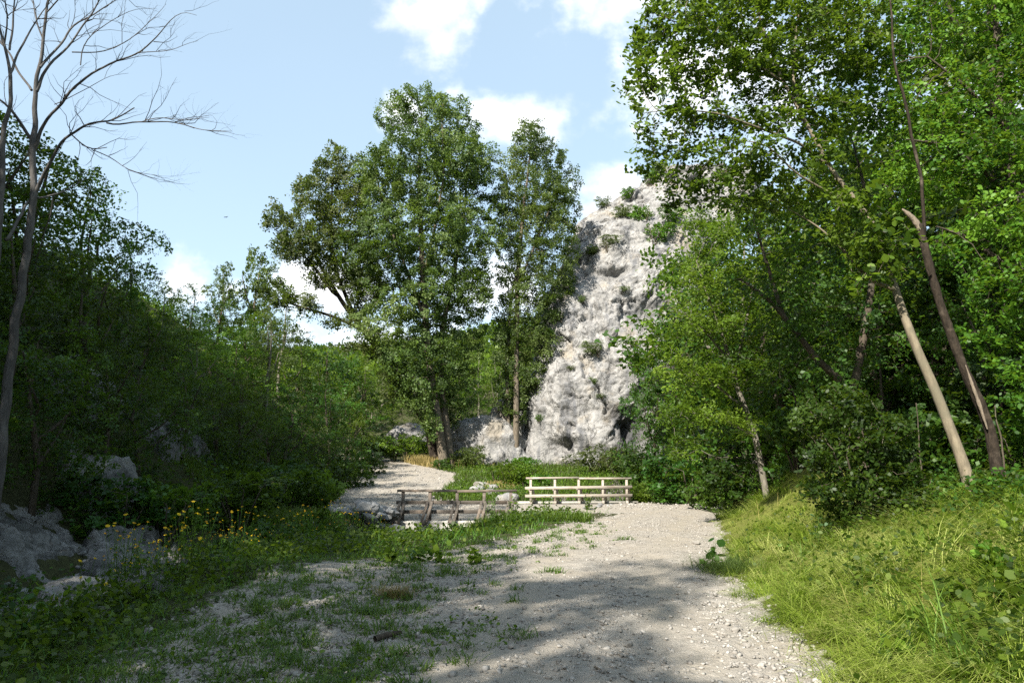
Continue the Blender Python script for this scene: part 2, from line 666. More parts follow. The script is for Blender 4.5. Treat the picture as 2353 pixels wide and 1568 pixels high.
# ------------------------------------------------------------------ terrain
ROAD_A = np.array([(.15, -9, 1.9), (.25, -3, 1.8), (.36, 4.6, 1.75), (1.1, 10, 1.75), (2.9, 16, 1.65), (4.55, 22, 1.6), (6.3, 26, 1.8), (9.5, 28.6, 1.8), (15, 30.5, 1.7)])
ROAD_B = np.array([(8.0, 28.6, 1.9), (4, 28.2, 2.0), (0, 27.0, 2.8), (-3, 26.7, 3.6), (-5.6, 28.5, 3.2), (-7.0, 33, 2.6), (-7.0, 40, 3.4), (-7.3, 47, 3.2), (-9.0, 53, 2.6), (-14, 60, 2.4), (-24, 67, 2.2)])
STREAM = np.array([(30, 62, 1.0), (19, 54, 1.1), (12, 49, 1.2), (8.2, 43, 1.6), (5.6, 36, 1.3), (2.9, 30.4, 1.0), (-1.8, 22.8, 1.0), (-4.6, 18.8, .9), (-6.1, 14, .8), (-6.4, 9, .8), (-6.6, 3, .8), (-7, -4, .8), (-8, -12, .8)])


def poly_dist(x, y, pl):
    """signed: half width minus distance to the polyline (positive inside), and the plain distance"""
    best = np.full(x.shape, -1e9)
    dist = np.full(x.shape, 1e9)
    for (ax, ay, aw), (bx, by, bw) in zip(pl[:-1], pl[1:]):
        dx, dy = bx - ax, by - ay
        t = np.clip(((x - ax) * dx + (y - ay) * dy) / (dx * dx + dy * dy), 0, 1)
        d = np.hypot(x - ax - t * dx, y - ay - t * dy)
        best = np.maximum(best, aw + (bw - aw) * t - d)
        dist = np.minimum(dist, d)
    return best, dist


def road_in(x, y):
    a, _ = poly_dist(x, y, ROAD_A)
    b, _ = poly_dist(x, y, ROAD_B)
    return np.maximum(a, b)


def XL(y):
    return np.interp(y, [-12, 0, 8, 12, 20, 27, 34, 40, 47, 53, 60, 80, 130], [-8.5, -7.6, -6.9, -7.0, -7.6, -8.6, -10.2, -11.4, -11.6, -12.2, -17, -32, -55])


def XR(y):
    return np.interp(y, [-12, 0, 4.6, 10, 16, 22, 26, 29, 33, 40, 47, 60, 90], [1.95, 2.0, 2.15, 3.0, 4.7, 6.25, 8.6, 13, 13, 15, 20, 40, 60])


def H(x, y, rough=True):
    x = np.atleast_1d(np.asarray(x, float))
    y = np.atleast_1d(np.asarray(y, float))
    g = np.interp(y, [-20, 5, 10, 16, 22, 26, 31, 36, 42, 48, 53, 60, 90, 150, 240], [.1, 0, -.10, -.33, -.6, -.77, -.79, -.72, -.45, -.15, 0, .6, 6.5, 18.5, 22])
    bump = 7 * np.exp(-((x - 10) / 28) ** 2 - ((y - 150) / 30) ** 2)
    g = g + bump
    n = n2(x, y, .22, 3, 3)
    rin = road_in(x, y)
    off = np.clip(-rin / 2.5, 0, 1)
    g = g + n * .22 * off
    # road crown with two worn wheel tracks
    g = g + .04 * np.clip(rin / 1.5, 0, 1) - .0
    # stream cut
    _, sd = poly_dist(x, y, STREAM)
    bed = np.interp(y, [-10, 20, 30, 45, 60], [-2.0, -1.95, -1.75, -1.6, -1.2])
    g = np.minimum(g, bed + np.maximum(0, sd - .95 + n * .3) * 1.7)
    # left hillside
    tl = np.maximum(0, XL(y) - x)
    base = np.interp(y, [-20, 5, 30, 53, 90], [-1.0, -1.1, -.9, 0, 6])
    hl = base + tl * .82 + n * np.clip(tl, 0, 1.0) * .8
    hl = np.minimum(hl, base + np.interp(y, [8, 22, 50, 90], [20, 12, 9, 9]) + tl * .2)
    g = np.where(tl > 0, np.maximum(g, hl), g)
    # right bank
    tr = np.maximum(0, x - XR(y))
    hr = .23 * np.minimum(tr, 4.5) + .62 * np.maximum(0, tr - 4.5)
    hr = np.minimum(hr, 15 + tr * .1)
    g = g + hr + n * .25 * np.clip(tr / 3, 0, 1)
    # the bank swells into a grassy mound between the road and the big bush
    g = g + 1.1 * np.exp(-((x - 7.4) / 1.5) ** 2 - ((y - 16.5) / 2.2) ** 2)
    if rough:
        g = g + n2(x, y, 1.7, 9, 3) * .035 + n2(x, y, 7, 5, 2) * .012
    return g


def Hs(x, y):
    return float(H(x, y)[0])


def rut_at(x, y):
    _, d = poly_dist(x, y, ROAD_A)
    _, e = poly_dist(x, y, ROAD_B)
    d = np.minimum(d, e) + .12 * n2(x, y, .5, 71, 2)
    return np.exp(-((d - .78) / .26) ** 2)


def build_terrain():
    ys = [-12.0]
    while ys[-1] < 250:
        s = max(.11, .011 * abs(ys[-1])) if ys[-1] > 2 else .45 if ys[-1] < 0 else .2
        ys.append(ys[-1] + min(s, 5))
    xs = [0.0]
    while xs[-1] < 190:
        xs.append(xs[-1] + (.12 if xs[-1] < 8 else min(.12 + (xs[-1] - 8) * .045, 6)))
    xs = np.array(sorted(set([-v for v in xs] + xs)))
    ys = np.array(ys)
    X, Y = np.meshgrid(xs, ys)
    Z = H(X.ravel(), Y.ravel())
    V = np.stack([X.ravel(), Y.ravel(), Z], 1)
    ny, nx = X.shape
    i = (np.arange(ny - 1)[:, None] * nx + np.arange(nx - 1)[None, :]).ravel()
    F = np.stack([i, i + 1, i + nx + 1, i + nx], 1)
    rin = road_in(X.ravel(), Y.ravel())
    edge = rin + n2(X.ravel(), Y.ravel(), .9, 1, 4) * .35
    x_, y_ = X.ravel(), Y.ravel()
    # stony verge on the left of the near road
    verge = np.clip(1.0 - (-rin) / 3.0, 0, 1) * (x_ < np.interp(y_, [0, 10, 22], [.5, 1.2, 4])) * (y_ < 24)
    far = (y_ > 27) & (x_ < 0) & (x_ > XL(y_))
    grav = np.where(edge > 0, .95, np.clip(.92 + rin * 3.0, 0, 1))
    ve = np.interp(y_, [0, 5, 7, 9, 11.8, 14.8, 22, 26], [-2.6, -2.6, -2.8, -2.9, -1.8, .2, 3.0, 4.3])
    grav = np.maximum(grav, np.where((y_ < 24) & (x_ < XR(y_) - .2), np.clip((x_ - ve + 1.0) / 1.3, 0, .88), 0))
    grav = np.maximum(grav, np.where(far, np.clip(.6 + rin * .5, 0, 1), 0))
    _, sd = poly_dist(x_, y_, STREAM)
    grav = np.maximum(grav, np.clip(1.35 - sd * .6, 0, .75))
    rut = rut_at(x_, y_) * (rin > -.2)
    tt = x_ - XR(y_)
    thatch = np.clip((tt + .2) * 2, 0, 1) * np.clip((7 - tt) / 2, 0, 1) * (y_ < 28)
    cx = edge[F].mean(1)
    _, sdc = poly_dist(x_[F].mean(1), y_[F].mean(1), STREAM)
    on_deck = (sdc < 1.6) & (y_[F].mean(1) > 22)
    isroad = (cx > 0) & ~on_deck
    for name, msk, lab in (('ground', ~isroad, 0), ('gravel_road', isroad, 1)):
        f = F[msk]
        used = np.unique(f)
        mp = np.zeros(len(V), int)
        mp[used] = np.arange(len(used))
        me = make_mesh(name, V[used], [mp[f]], M['ground'], smooth=True, attrs={'gravel': grav[used], 'thatch': thatch[used], 'rut': rut[used]})
        tag(obj(name, me), kind='structure')
    # stream surface: a ribbon along the bed
    pl = []
    for (a, b) in zip(STREAM[:-1], STREAM[1:]):
        for t in np.linspace(0, 1, 8, endpoint=False):
            pl.append(a + (b - a) * t)
    pl = np.array(pl)
    t = np.gradient(pl[:, :2], axis=0)
    t /= np.linalg.norm(t, axis=1)[:, None]
    s = np.stack([-t[:, 1], t[:, 0]], 1)
    zb = np.interp(pl[:, 1], [-10, 20, 30, 45, 60], [-2.0, -1.95, -1.75, -1.6, -1.2]) + .16
    vv, k = [], 5
    for j in np.linspace(-1, 1, k):
        vv.append(np.column_stack([pl[:, :2] + s * j * 1.35, zb]))
    vv = np.stack(vv, 1).reshape(-1, 3)
    n = len(pl)
    i = (np.arange(n - 1)[:, None] * k + np.arange(k - 1)[None, :]).ravel()
    me = make_mesh('stream_water', vv, [np.stack([i, i + 1, i + k + 1, i + k], 1)], M['water'], smooth=True)
    tag(obj('stream_water', me), kind='structure')


build_terrain()


# ------------------------------------------------------------------ cliff and rock outcrops
def rock_relief(p, n, amp=1.0, seed=0.0):
    """relief along the normal for limestone: big bulges, tilted blocks, ledges, cracks"""
    q = p + seed * 31.7
    warp = np.stack([fbm(q * .35 + 3, 3), fbm(q * .35 + 11, 3), fbm(q * .35 + 23, 3)], 1)
    big = fbm(q * .16, 3) * 1.0
    _, e1, v1, t1 = cells(q * np.array((.42, .42, .20)) + warp * .40)
    _, e2, v2, t2 = cells(q * np.array((1.0, 1.0, .50)) + warp * .6)
    _, e3, v3, t3 = cells(q * 2.3 + warp * 1.1)
    r = big + (v1 - .5) * .55 + t1 * .85 + (v2 - .5) * .14 + t2 * .42 + (v3 - .5) * .08 + t3 * .22
    r = r - .10 * np.exp(-e1 / .02)
    # bedding ledges that jut out and are undercut
    bed = q[:, 2] * .62 + warp[:, 0] * .9 + q[:, 0] * .14
    r = r + .26 * ((bed % 1.0) - .5) * np.clip(.6 + 1.5 * fbm(q * .22 + 40, 2), 0, 1)
    r = r + .03 * ridged(q * np.array((1.1, 1.1, .7)), 4) + .055 * ridged(q * np.array((3.4, 3.4, 2.2)), 3)
    return r * amp


def build_cliff():
    zb, zt = -1.6, 29.2
    nz, na = 330, 330
    zz = np.linspace(zb, zt, nz)
    lz = [-1.6, -.7, 2.0, 5.8, 10.5, 14.9, 17.6, 21.6, 24.4, 26.3, 27.5, 29.5]
    lx = [.5, .5, .9, 1.7, 2.4, 3.0, 4.7, 6.3, 8.0, 10.0, 11.9, 15.0]
    rz = [-1.6, 4, 10, 16, 21, 25, 27.5]
    rx = [13.0, 13.4, 15, 17.5, 20.5, 23, 25]
    xl = np.interp(zz, lz, lx)
    xr = np.interp(zz, rz, rx)
    yc = np.interp(zz, [-1.6, 8, 16, 22, 27.5], [60.0, 61, 62.5, 64.5, 67.5])
    hy = np.interp(zz, [-1.6, 10, 20, 27.5], [6.6, 6.4, 5.4, 3.0])
    ph = np.linspace(math.radians(212), math.radians(-22), na)
    ex = .78
    cph = np.sign(np.cos(ph)) * np.abs(np.cos(ph)) ** ex
    sph = np.sign(np.sin(ph)) * np.abs(np.sin(ph)) ** ex
    hx = (xr - xl) / 2
    X = (xl + hx)[:, None] + hx[:, None] * cph[None]
    Y = yc[:, None] - hy[:, None] * sph[None]
    Z = np.repeat(zz[:, None], na, 1)
    p = np.stack([X.ravel(), Y.ravel(), Z.ravel()], 1)
    nrm = np.stack([(cph[None] / np.maximum(hx[:, None], 1)).ravel(), (-sph[None] / np.maximum(hy[:, None], 1)).ravel(), np.full(X.size, .05)], 1)
    nrm /= np.linalg.norm(nrm, axis=1)[:, None]
    r = rock_relief(p, nrm, 1.0)
    # overhangs and hollows seen near the foot and half way up
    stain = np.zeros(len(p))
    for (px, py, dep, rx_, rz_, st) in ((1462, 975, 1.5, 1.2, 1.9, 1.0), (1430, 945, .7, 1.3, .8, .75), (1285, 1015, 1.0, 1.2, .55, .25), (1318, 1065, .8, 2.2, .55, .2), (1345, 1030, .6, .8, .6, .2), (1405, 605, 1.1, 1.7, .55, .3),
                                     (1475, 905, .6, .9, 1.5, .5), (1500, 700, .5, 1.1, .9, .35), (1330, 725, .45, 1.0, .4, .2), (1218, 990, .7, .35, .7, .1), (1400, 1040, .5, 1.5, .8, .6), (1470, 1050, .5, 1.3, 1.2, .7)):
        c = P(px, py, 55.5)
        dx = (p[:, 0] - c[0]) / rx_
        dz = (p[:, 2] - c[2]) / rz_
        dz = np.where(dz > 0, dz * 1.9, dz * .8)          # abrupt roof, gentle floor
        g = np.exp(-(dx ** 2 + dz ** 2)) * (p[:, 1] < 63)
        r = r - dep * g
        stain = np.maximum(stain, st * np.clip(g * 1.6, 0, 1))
    # a smooth tall slab leaning at the left foot
    c = P(1218, 1040, 55.5)
    g = np.exp(-((p[:, 0] - c[0]) / 1.1) ** 4 - ((p[:, 2] - c[2]) / 3.0) ** 4)
    r = r * (1 - .8 * g) + .35 * g
    p = p + nrm * r[:, None]
    i = (np.arange(nz - 1)[:, None] * na + np.arange(na - 1)[None]).ravel()
    F = np.stack([i, i + 1, i + na + 1, i + na], 1)
    # cap: the top ring closes on its centre
    top = np.arange(na) + (nz - 1) * na
    c = p[top].mean(0) + (0, 3, .3)
    V = np.vstack([p, c])
    cap = np.stack([top[:-1], top[1:], np.full(na - 1, len(p))], 1)
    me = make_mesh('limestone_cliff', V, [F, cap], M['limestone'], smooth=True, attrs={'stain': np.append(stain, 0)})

    o = tag(obj('limestone_cliff', me), 'tall pale limestone cliff rising behind the wooden railing, beside the poplars', 'cliff')
    return p.reshape(nz, na, 3)


CLIFF = build_cliff()


def outcrop(name, c, size, mat, seed, label, tilt=(0, 0, 0), amp=.35, res=5, group=None, cat='rock outcrop', freq=1.0):
    """a rugged rock body: an ellipsoid pushed out by the limestone relief"""
    bm = bmesh.new()
    bmesh.ops.create_icosphere(bm, subdivisions=res, radius=1.0)
    v = np.array([x.co[:] for x in bm.verts])
    f = np.array([[q.index for q in x.verts] for x in bm.faces])
    bm.free()
    n = v.copy()
    v = np.sign(v) * np.abs(v) ** .8
    p = v * np.array(size)
    r = rock_relief(p * freq + seed * 5.1, n, amp, seed)
    p = p + n * r[:, None]
    R = np.array(Matrix.Rotation(tilt[2], 3, 'Z') @ Matrix.Rotation(tilt[1], 3, 'Y') @ Matrix.Rotation(tilt[0], 3, 'X'))
    p = p @ R.T
    me = make_mesh(name, p, [f], mat, smooth=True, attrs={'stain': np.zeros(len(p))})
    o = obj(name, me)
    o.location = c
    return tag(o, label, cat, group)


R_ = math.radians
outcrop('rock_outcrop', P(1112, 1000, 55.2) + (0, 1.5, -2.0), (2.9, 1.7, 4.3), M['limestone'], 1, 'low pale rock face with plants growing over it between the two poplar groups', (0, R_(-25), 0), .8, 6)
outcrop('rock_outcrop', P(1160, 1000, 57) + (0, 1.2, -.6), (1.5, 1.4, 5.0), M['limestone'], 2, 'slender pale rock buttress behind the two-stemmed poplar at the cliff', (0, R_(12), 0), .7, 6)
outcrop('rock_outcrop', P(970, 1010, 66) + (0, 0, -1), (3.0, 2.0, 2.2), M['limestone'], 3, 'small white rock showing through bushes behind the dry grass', (0, 0, 0), .8, 5)
outcrop('rock_outcrop', P(200, 1345, 9.2) + (0, .35, -.35), (.75, .45, .30), M['limestone'], 5, 'pale smooth boulder lying at the foot of the grey slab', (R_(5), R_(22), R_(20)), .12, 6, freq=2.5)


def hit(px, py):
    '''where the line of sight through (px, py) meets the terrain'''
    d = np.linspace(3, 45, 1400)
    w = np.array([P(px, py, q) for q in d])
    k = np.argmax(w[:, 2] < H(w[:, 0], w[:, 1], False))
    return w[k]


ROCKS = []


def off_rock(x, y):
    '''False where bare rock shows'''
    ok = np.ones(x.shape, bool)
    for q in ROCKS:
        c = np.zeros(x.shape, bool)
        for a, b in zip(q, np.roll(q, -1, 0)):
            c ^= ((a[1] > y) != (b[1] > y)) & (x < (b[0] - a[0]) * (y - a[1]) / (b[1] - a[1] + 1e-12) + a[0])
        ok &= ~c
    return ok


def rock_bank(label, poly, mat, seed, lift=.25, amp=.30, freq=2.0, cell=.045):
    '''bare rock breaking out of a bank: follows the slope, rugged, diving under the soil at its rim'''
    q = np.array([hit(*p)[:2] for p in poly])
    ROCKS.append(q)
    lo, hi = q.min(0) - .5, q.max(0) + .5
    gx, gy = np.meshgrid(np.arange(lo[0], hi[0], cell), np.arange(lo[1], hi[1], cell))
    x, y = gx.ravel(), gy.ravel()
    dist = np.full(len(x), 1e9)
    inside = np.zeros(len(x), bool)
    for a, b in zip(q, np.roll(q, -1, 0)):
        e = b - a
        t = np.clip(((x - a[0]) * e[0] + (y - a[1]) * e[1]) / (e @ e), 0, 1)
        dist = np.minimum(dist, np.hypot(x - a[0] - t * e[0], y - a[1] - t * e[1]))
        c = ((a[1] > y) != (b[1] > y)) & (x < (b[0] - a[0]) * (y - a[1]) / (b[1] - a[1] + 1e-12) + a[0])
        inside ^= c
    sd = np.where(inside, dist, -dist) + .28 + .30 * n2(x, y, 1.3, seed, 4)
    t = np.clip((sd + .25) / .5, 0, 1)
    m = t * t * (3 - 2 * t)
    z = H(x, y, False)
    n = np.tile(np.array((.55, -.2, .81)), (len(x), 1))
    p = np.stack([x, y, z - .35 + (lift + .35) * m], 1)
    r = rock_relief(p * freq * np.array((1, 1, 1.4)) + seed * 3.3, n, 1.0, seed) * amp
    p = p + n * (r * m)[:, None]
    ny, nx = gx.shape
    i = (np.arange(ny - 1)[:, None] * nx + np.arange(nx - 1)[None]).ravel()
    F = np.stack([i, i + 1, i + nx + 1, i + nx], 1)
    F = F[m[F].max(1) > .02]
    u = np.unique(F)
    mp = np.zeros(len(p), int)
    mp[u] = np.arange(len(u))
    me = make_mesh('rock_outcrop', p[u], [mp[F]], mat, attrs={'stain': np.zeros(len(u))})
    tag(obj('rock_outcrop', me), label, 'rock outcrop')


rock_bank('large grey rock slab sloping into the gully below the dead tree', [(-120, 1100), (0, 1128), (70, 1160), (146, 1212), (196, 1256), (235, 1345), (120, 1375), (-120, 1390)], M['grey_rock'], 4.0, .12, .20, 3.2, .03)
rock_bank('dark grey rock rib climbing the shaded bank above the slab', [(185, 1072), (245, 1068), (320, 1150), (385, 1195), (410, 1285), (335, 1225), (208, 1160)], M['grey_rock'], 6.0, .25, .26, 3.0, .035)
rock_bank('small pale rock face high on the dark wooded slope', [(100, 905), (150, 880), (235, 890), (250, 930), (200, 955), (120, 935)], M['grey_rock'], 8.0, .5, .4, 1.6, .06)
rock_bank('thin light rock edge peeping from bushes on the dark slope', [(350, 1020), (400, 1005), (450, 1035), (440, 1060), (370, 1045)], M['grey_rock'], 9.0, .5, .35, 1.8, .06)
rock_bank('rounded grey rock in the gully behind the yellow flowers', [(250, 1250), (305, 1238), (347, 1290), (345, 1340), (300, 1362), (240, 1330)], M['grey_rock'], 7.0, .30, .22, 3.0, .035)
for (px, py, d, s, lab) in ((1112, 1098, 38, .32, 'pale boulder at the green edge of the far road'), (1095, 1112, 36, .42, 'broad flat grey boulder beside the end of the dark railing'), (1133, 1104, 37, .30, 'whitish boulder half hidden in plants by the far road'),
                            (1130, 1125, 33.5, .34, 'low boulder with a dark side near the bridge end'), (1165, 1150, 31, .36, 'long flat stone at the corner of the bridge deck')):
    w = P(px, py, d)
    w[2] = Hs(w[0], w[1]) + s * .3
    outcrop('boulder', w, (s * 1.5, s, s * .6), M['limestone'], px * .01, lab, (0, R_(8), px), .12, 4, cat='boulder', freq=3)


# ------------------------------------------------------------------ bridge and railings
DECK_Z = -.80
NEAR = (np.array((-3.62, 22.75)), np.array((0.04, 22.85)))
FAR = (np.array((.72, 30.0)), np.array((5.05, 30.15)))


def build_bridge():
    root = empty('road_bridge', ((NEAR[0][0] + FAR[1][0]) / 2, 26.5, DECK_Z), 'low concrete slab bridge carrying the gravel road between two wooden railings', 'bridge')
    loc = np.array(root.location)
    a, b, c, d = [np.array((*q, 0)) for q in (NEAR[0] + (-.45, -.35), NEAR[1] + (.5, -.35), FAR[1] + (.45, .35), FAR[0] + (-.5, .35))]
    m = MB()
    th = .34
    pts = [a, b, c, d]
    v = [q + (0, 0, DECK_Z) for q in pts] + [q + (0, 0, DECK_Z - th) for q in pts]
    m.add(np.array(v) - loc, np.array([(0, 1, 2, 3), (7, 6, 5, 4), (0, 4, 5, 1), (1, 5, 6, 2), (2, 6, 7, 3), (3, 7, 4, 0)]))
    obj('deck', m.mesh('deck', M['concrete']), root)
    for (p, q) in ((a, b), (d, c)):
        k = MB()
        t = (q - p) / np.linalg.norm(q - p)
        k.bar(p + (0, .13, DECK_Z + .045) - loc, q + (0, .13, DECK_Z + .045) - loc, .26, .09)
        obj('kerb', k.mesh('kerb', M['concrete']), root)
    for (p, q) in ((a, d), (b, c)):
        k = MB()
        dirx = np.array((1.0, 0, 0)) * (1 if p is a else -1)
        k.bar(p + dirx * .35 + (0, .02, DECK_Z - th - .6) - loc, q + dirx * .35 + (0, -.02, DECK_Z - th - .6) - loc, .5, 1.19)
        obj('abutment', k.mesh('abutment', M['concrete']), root)
    # gravel spread over the carriageway of the slab
    k = MB()
    ins = [a + (.0, .42, 0), b + (0, .42, 0), c + (0, -.42, 0), d + (0, -.42, 0)]
    g = 24
    V = []
    for i in range(g + 1):
        for j in range(g + 1):
            s, t = i / g, j / g
            q = (ins[0] * (1 - s) + ins[1] * s) * (1 - t) + (ins[3] * (1 - s) + ins[2] * s) * t
            e = min(t, 1 - t)
            V.append(q + (0, 0, DECK_Z + .012 + .03 * min(1, e * 12)))
    V = np.array(V)
    i = (np.arange(g)[:, None] * (g + 1) + np.arange(g)[None]).ravel()
    me = make_mesh('gravel_surface', V - loc, [np.stack([i, i + g + 1, i + g + 2, i + 1], 1)], M['ground'], smooth=True, attrs={'gravel': np.ones(len(V))})
    obj('road_surface', me, root)


build_bridge()


def railing(ends, out, mat, label, post_h, skew, rails_side, seed):
    rng = np.random.RandomState(seed)
    wob = lambda: np.array((0, rng.normal() * .006, rng.normal() * .012))
    a, b = ends
    root = empty('wooden_railing', (*((a + b) / 2), DECK_Z), label, 'railing', 'bridge railings')
    L = np.array((*((a + b) / 2), DECK_Z))
    z0 = DECK_Z + .09
    A, B = np.array((*a, 0)), np.array((*b, 0))
    t = (B - A) / np.linalg.norm(B - A)
    o = np.array((0, out, 0))
    C_ = A + (B - A) * .5
    for (p, q) in ((A - t * .12, C_ - t * .004), (C_ + t * .004, B + t * .12)):
        m = MB()
        m.bar(p + (0, 0, z0 + post_h + .035) + wob() - L, q + (0, 0, z0 + post_h + .035) + wob() - L, .17, .07)
        obj('top_rail', m.mesh('top_rail', mat), root)
    for hh in (.62, .29):
        m = MB()
        m.bar(A - t * .16 + (0, rails_side * .075, z0 + hh * post_h) + wob() - L, B + t * .13 + (0, rails_side * .075, z0 + hh * post_h + .01) + wob() - L, .045, .115)
        obj('rail', m.mesh('rail', mat), root)
    for k in range(5):
        q = A + (B - A) * (k / 4 * .96 + .02)
        m = MB()
        m.bar(q + (0, 0, z0 - .09) - L, q + t * rng.normal(0, .006) + (0, 0, z0 + post_h) - L, .10, .10, up=(0, 1, 0))
        obj('post', m.mesh('post', mat), root)
        for s in (-1, 1):
            m = MB()
            e = q + t * (.072 * s)
            foot = e + o * .50 + t * skew + (0, 0, z0 - .03)
            m.bar(foot - L, e + o * .03 + (0, 0, z0 + post_h * .66) - L, .04, .085, up=(1, 0, 0))
            obj('brace', m.mesh('brace', mat), root)
        m = MB()
        m.bar(q - o * .06 + (0, 0, z0 - .02) - L, q + o * .60 + t * skew * 1.1 + (0, 0, z0 - .02) - L, .10, .13)
        obj('foot_block', m.mesh('foot_block', mat), root)
    return root


railing(NEAR, -1, M['wood_shaded'], 'shade-darkened weathered wooden railing with slanted braces on the near edge of the bridge', .91, -.14, 1, 1)
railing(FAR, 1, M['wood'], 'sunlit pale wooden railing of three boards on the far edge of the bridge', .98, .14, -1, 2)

# ------------------------------------------------------------------ trees
def colonize(nodes, parents, attr, step, kill, rng, maxit=220, trop=(0, 0, .08), infl=1e9, cap=16000, jitter=.18, maxch=3):
    pos = np.zeros((cap, 3))
    par = np.full(cap, -1)
    nch = np.zeros(cap, int)
    n = len(nodes)
    pos[:n] = nodes
    par[:n] = parents
    A = attr.copy()
    d = np.full(len(A), 1e18)
    ix = np.zeros(len(A), int)
    for i in range(0, n):
        dd = ((A - pos[i]) ** 2).sum(1)
        mm = dd < d
        d[mm] = dd[mm]
        ix[mm] = i
    trop = np.array(trop)
    for it in range(maxit):
        if len(A) == 0 or n >= cap - 2:
            break
        un, inv = np.unique(ix, return_inverse=True)
        dv = A - pos[ix]
        dv /= np.linalg.norm(dv, axis=1)[:, None] + 1e-9
        acc = np.zeros((len(un), 3))
        np.add.at(acc, inv, dv)
        ok = nch[un] < maxch
        if not ok.any():
            break
        un, acc = un[ok], acc[ok]
        acc /= np.linalg.norm(acc, axis=1)[:, None] + 1e-9
        acc += rng.normal(size=acc.shape) * jitter + trop
        acc /= np.linalg.norm(acc, axis=1)[:, None] + 1e-9
        m = min(len(un), cap - n)
        new = pos[un[:m]] + acc[:m] * step
        pos[n:n + m] = new
        par[n:n + m] = un[:m]
        np.add.at(nch, un[:m], 1)
        for c0 in range(0, m, 64):
            blk = new[c0:c0 + 64]
            dd = ((A[None] - blk[:, None]) ** 2).sum(2)
            j = dd.argmin(0)
            v = dd[j, np.arange(len(A))]
            mm = v < d
            d[mm] = v[mm]
            ix[mm] = n + c0 + j[mm]
        n += m
        keep = d > kill * kill
        A, d, ix = A[keep], d[keep], ix[keep]
    return pos[:n], par[:n]


def poly_nodes(pts, rad, step, start=0):
    """resample a polyline to nodes"""
    pts = np.asarray(pts, float)
    seg = np.linalg.norm(np.diff(pts, axis=0), axis=1)
    s = np.concatenate([[0], np.cumsum(seg)])
    n = max(2, int(s[-1] / step) + 1)
    u = np.linspace(0, s[-1], n)
    # smooth interpolation (Catmull-like by cubic blending of np.interp twice)
    q = np.stack([np.interp(u, s, pts[:, k]) for k in range(3)], 1)
    for _ in range(2):
        q[1:-1] = .25 * q[:-2] + .5 * q[1:-1] + .25 * q[2:]
    r = np.interp(u, s, rad)
    return q, r


def skeleton(stems, attr, step, kill, rng, **kw):
    """stems: list of (pts, radii, parent stem or -1); returns pos, par, r"""
    P_, PA, RR = [], [], []
    tot = 0
    spans = []
    for pts, rad, ps in stems:
        q, r = poly_nodes(pts, rad, step)
        if ps >= 0:
            a, b = spans[ps]
            allp = np.concatenate(P_)
            j = a + ((allp[a:b] - q[0]) ** 2).sum(1).argmin()
            q[0] = allp[j] * .7 + q[0] * .3
            pa = [j] + list(range(tot, tot + len(q) - 1))
        else:
            pa = [-1] + list(range(tot, tot + len(q) - 1))
        spans.append((tot, tot + len(q)))
        P_.append(q)
        PA += pa
        RR.append(r)
        tot += len(q)
    nodes = np.concatenate(P_)
    given = np.concatenate(RR)
    if attr is not None and len(attr):
        pos, par = colonize(nodes, np.array(PA), attr, step, kill, rng, **kw)
    else:
        pos, par = nodes, np.array(PA)
    return pos, par, given


def radii(pos, par, given, tip=.006, ex=2.35):
    n = len(pos)
    acc = np.zeros(n)
    leafn = np.zeros(n)
    has = np.zeros(n, bool)
    has[par[par >= 0]] = True
    for i in range(n - 1, -1, -1):
        if not has[i]:
            acc[i] = max(acc[i], tip ** ex)
            leafn[i] = 1
        else:
            acc[i] += (tip * .25) ** ex
        if par[i] >= 0:
            acc[par[i]] += acc[i]
            leafn[par[i]] += leafn[i]
    r = acc ** (1 / ex)
    g = len(given)
    r[:g] = given
    # limbs never thicker than what carries them
    for i in range(g, n):
        r[i] = min(r[i], r[par[i]] * .92)
    return r, leafn


def wood_mesh(name, pos, par, r, mat, rmin=.0, sides=(10, 6, 4)):
    n = len(pos)
    kids = [[] for _ in range(n)]
    for i in range(n):
        if par[i] >= 0:
            kids[par[i]].append(i)
    m = MB()
    started = np.zeros(n, bool)
    stack = [i for i in range(n) if par[i] < 0]
    stack = [(i, None) for i in stack]
    while stack:
        i, p0 = stack.pop()
        ch, rr = ([pos[p0]], [min(r[p0], r[i] * 1.25)]) if p0 is not None else ([], [])
        while True:
            ch.append(pos[i])
            rr.append(r[i])
            if not kids[i]:
                break
            k = sorted(kids[i], key=lambda q: -r[q])
            for q in k[1:]:
                stack.append((q, i))
            i = k[0]
        if max(rr) < rmin or len(ch) < 2:
            continue
        R0 = max(rr)
        m.tube(ch, rr, sides[0] if R0 > .07 else sides[1] if R0 > .025 else sides[2], cap=False)
    return m.mesh(name, mat, smooth=True)


def blob_points(blobs, n, rng, shell=.35):
    """points in a union of ellipsoids; blobs: (centre, radii), denser towards the outside"""
    vol = np.array([b[1][0] * b[1][1] * b[1][2] for b in blobs]) ** .8
    cnt = rng.multinomial(n, vol / vol.sum())
    out = []
    for (c, rad), k in zip(blobs, cnt):
        d = rng.normal(size=(k, 3))
        d /= np.linalg.norm(d, axis=1)[:, None]
        rr = rng.rand(k) ** shell
        out.append(np.array(c) + d * rr[:, None] * np.array(rad))
    return np.concatenate(out)


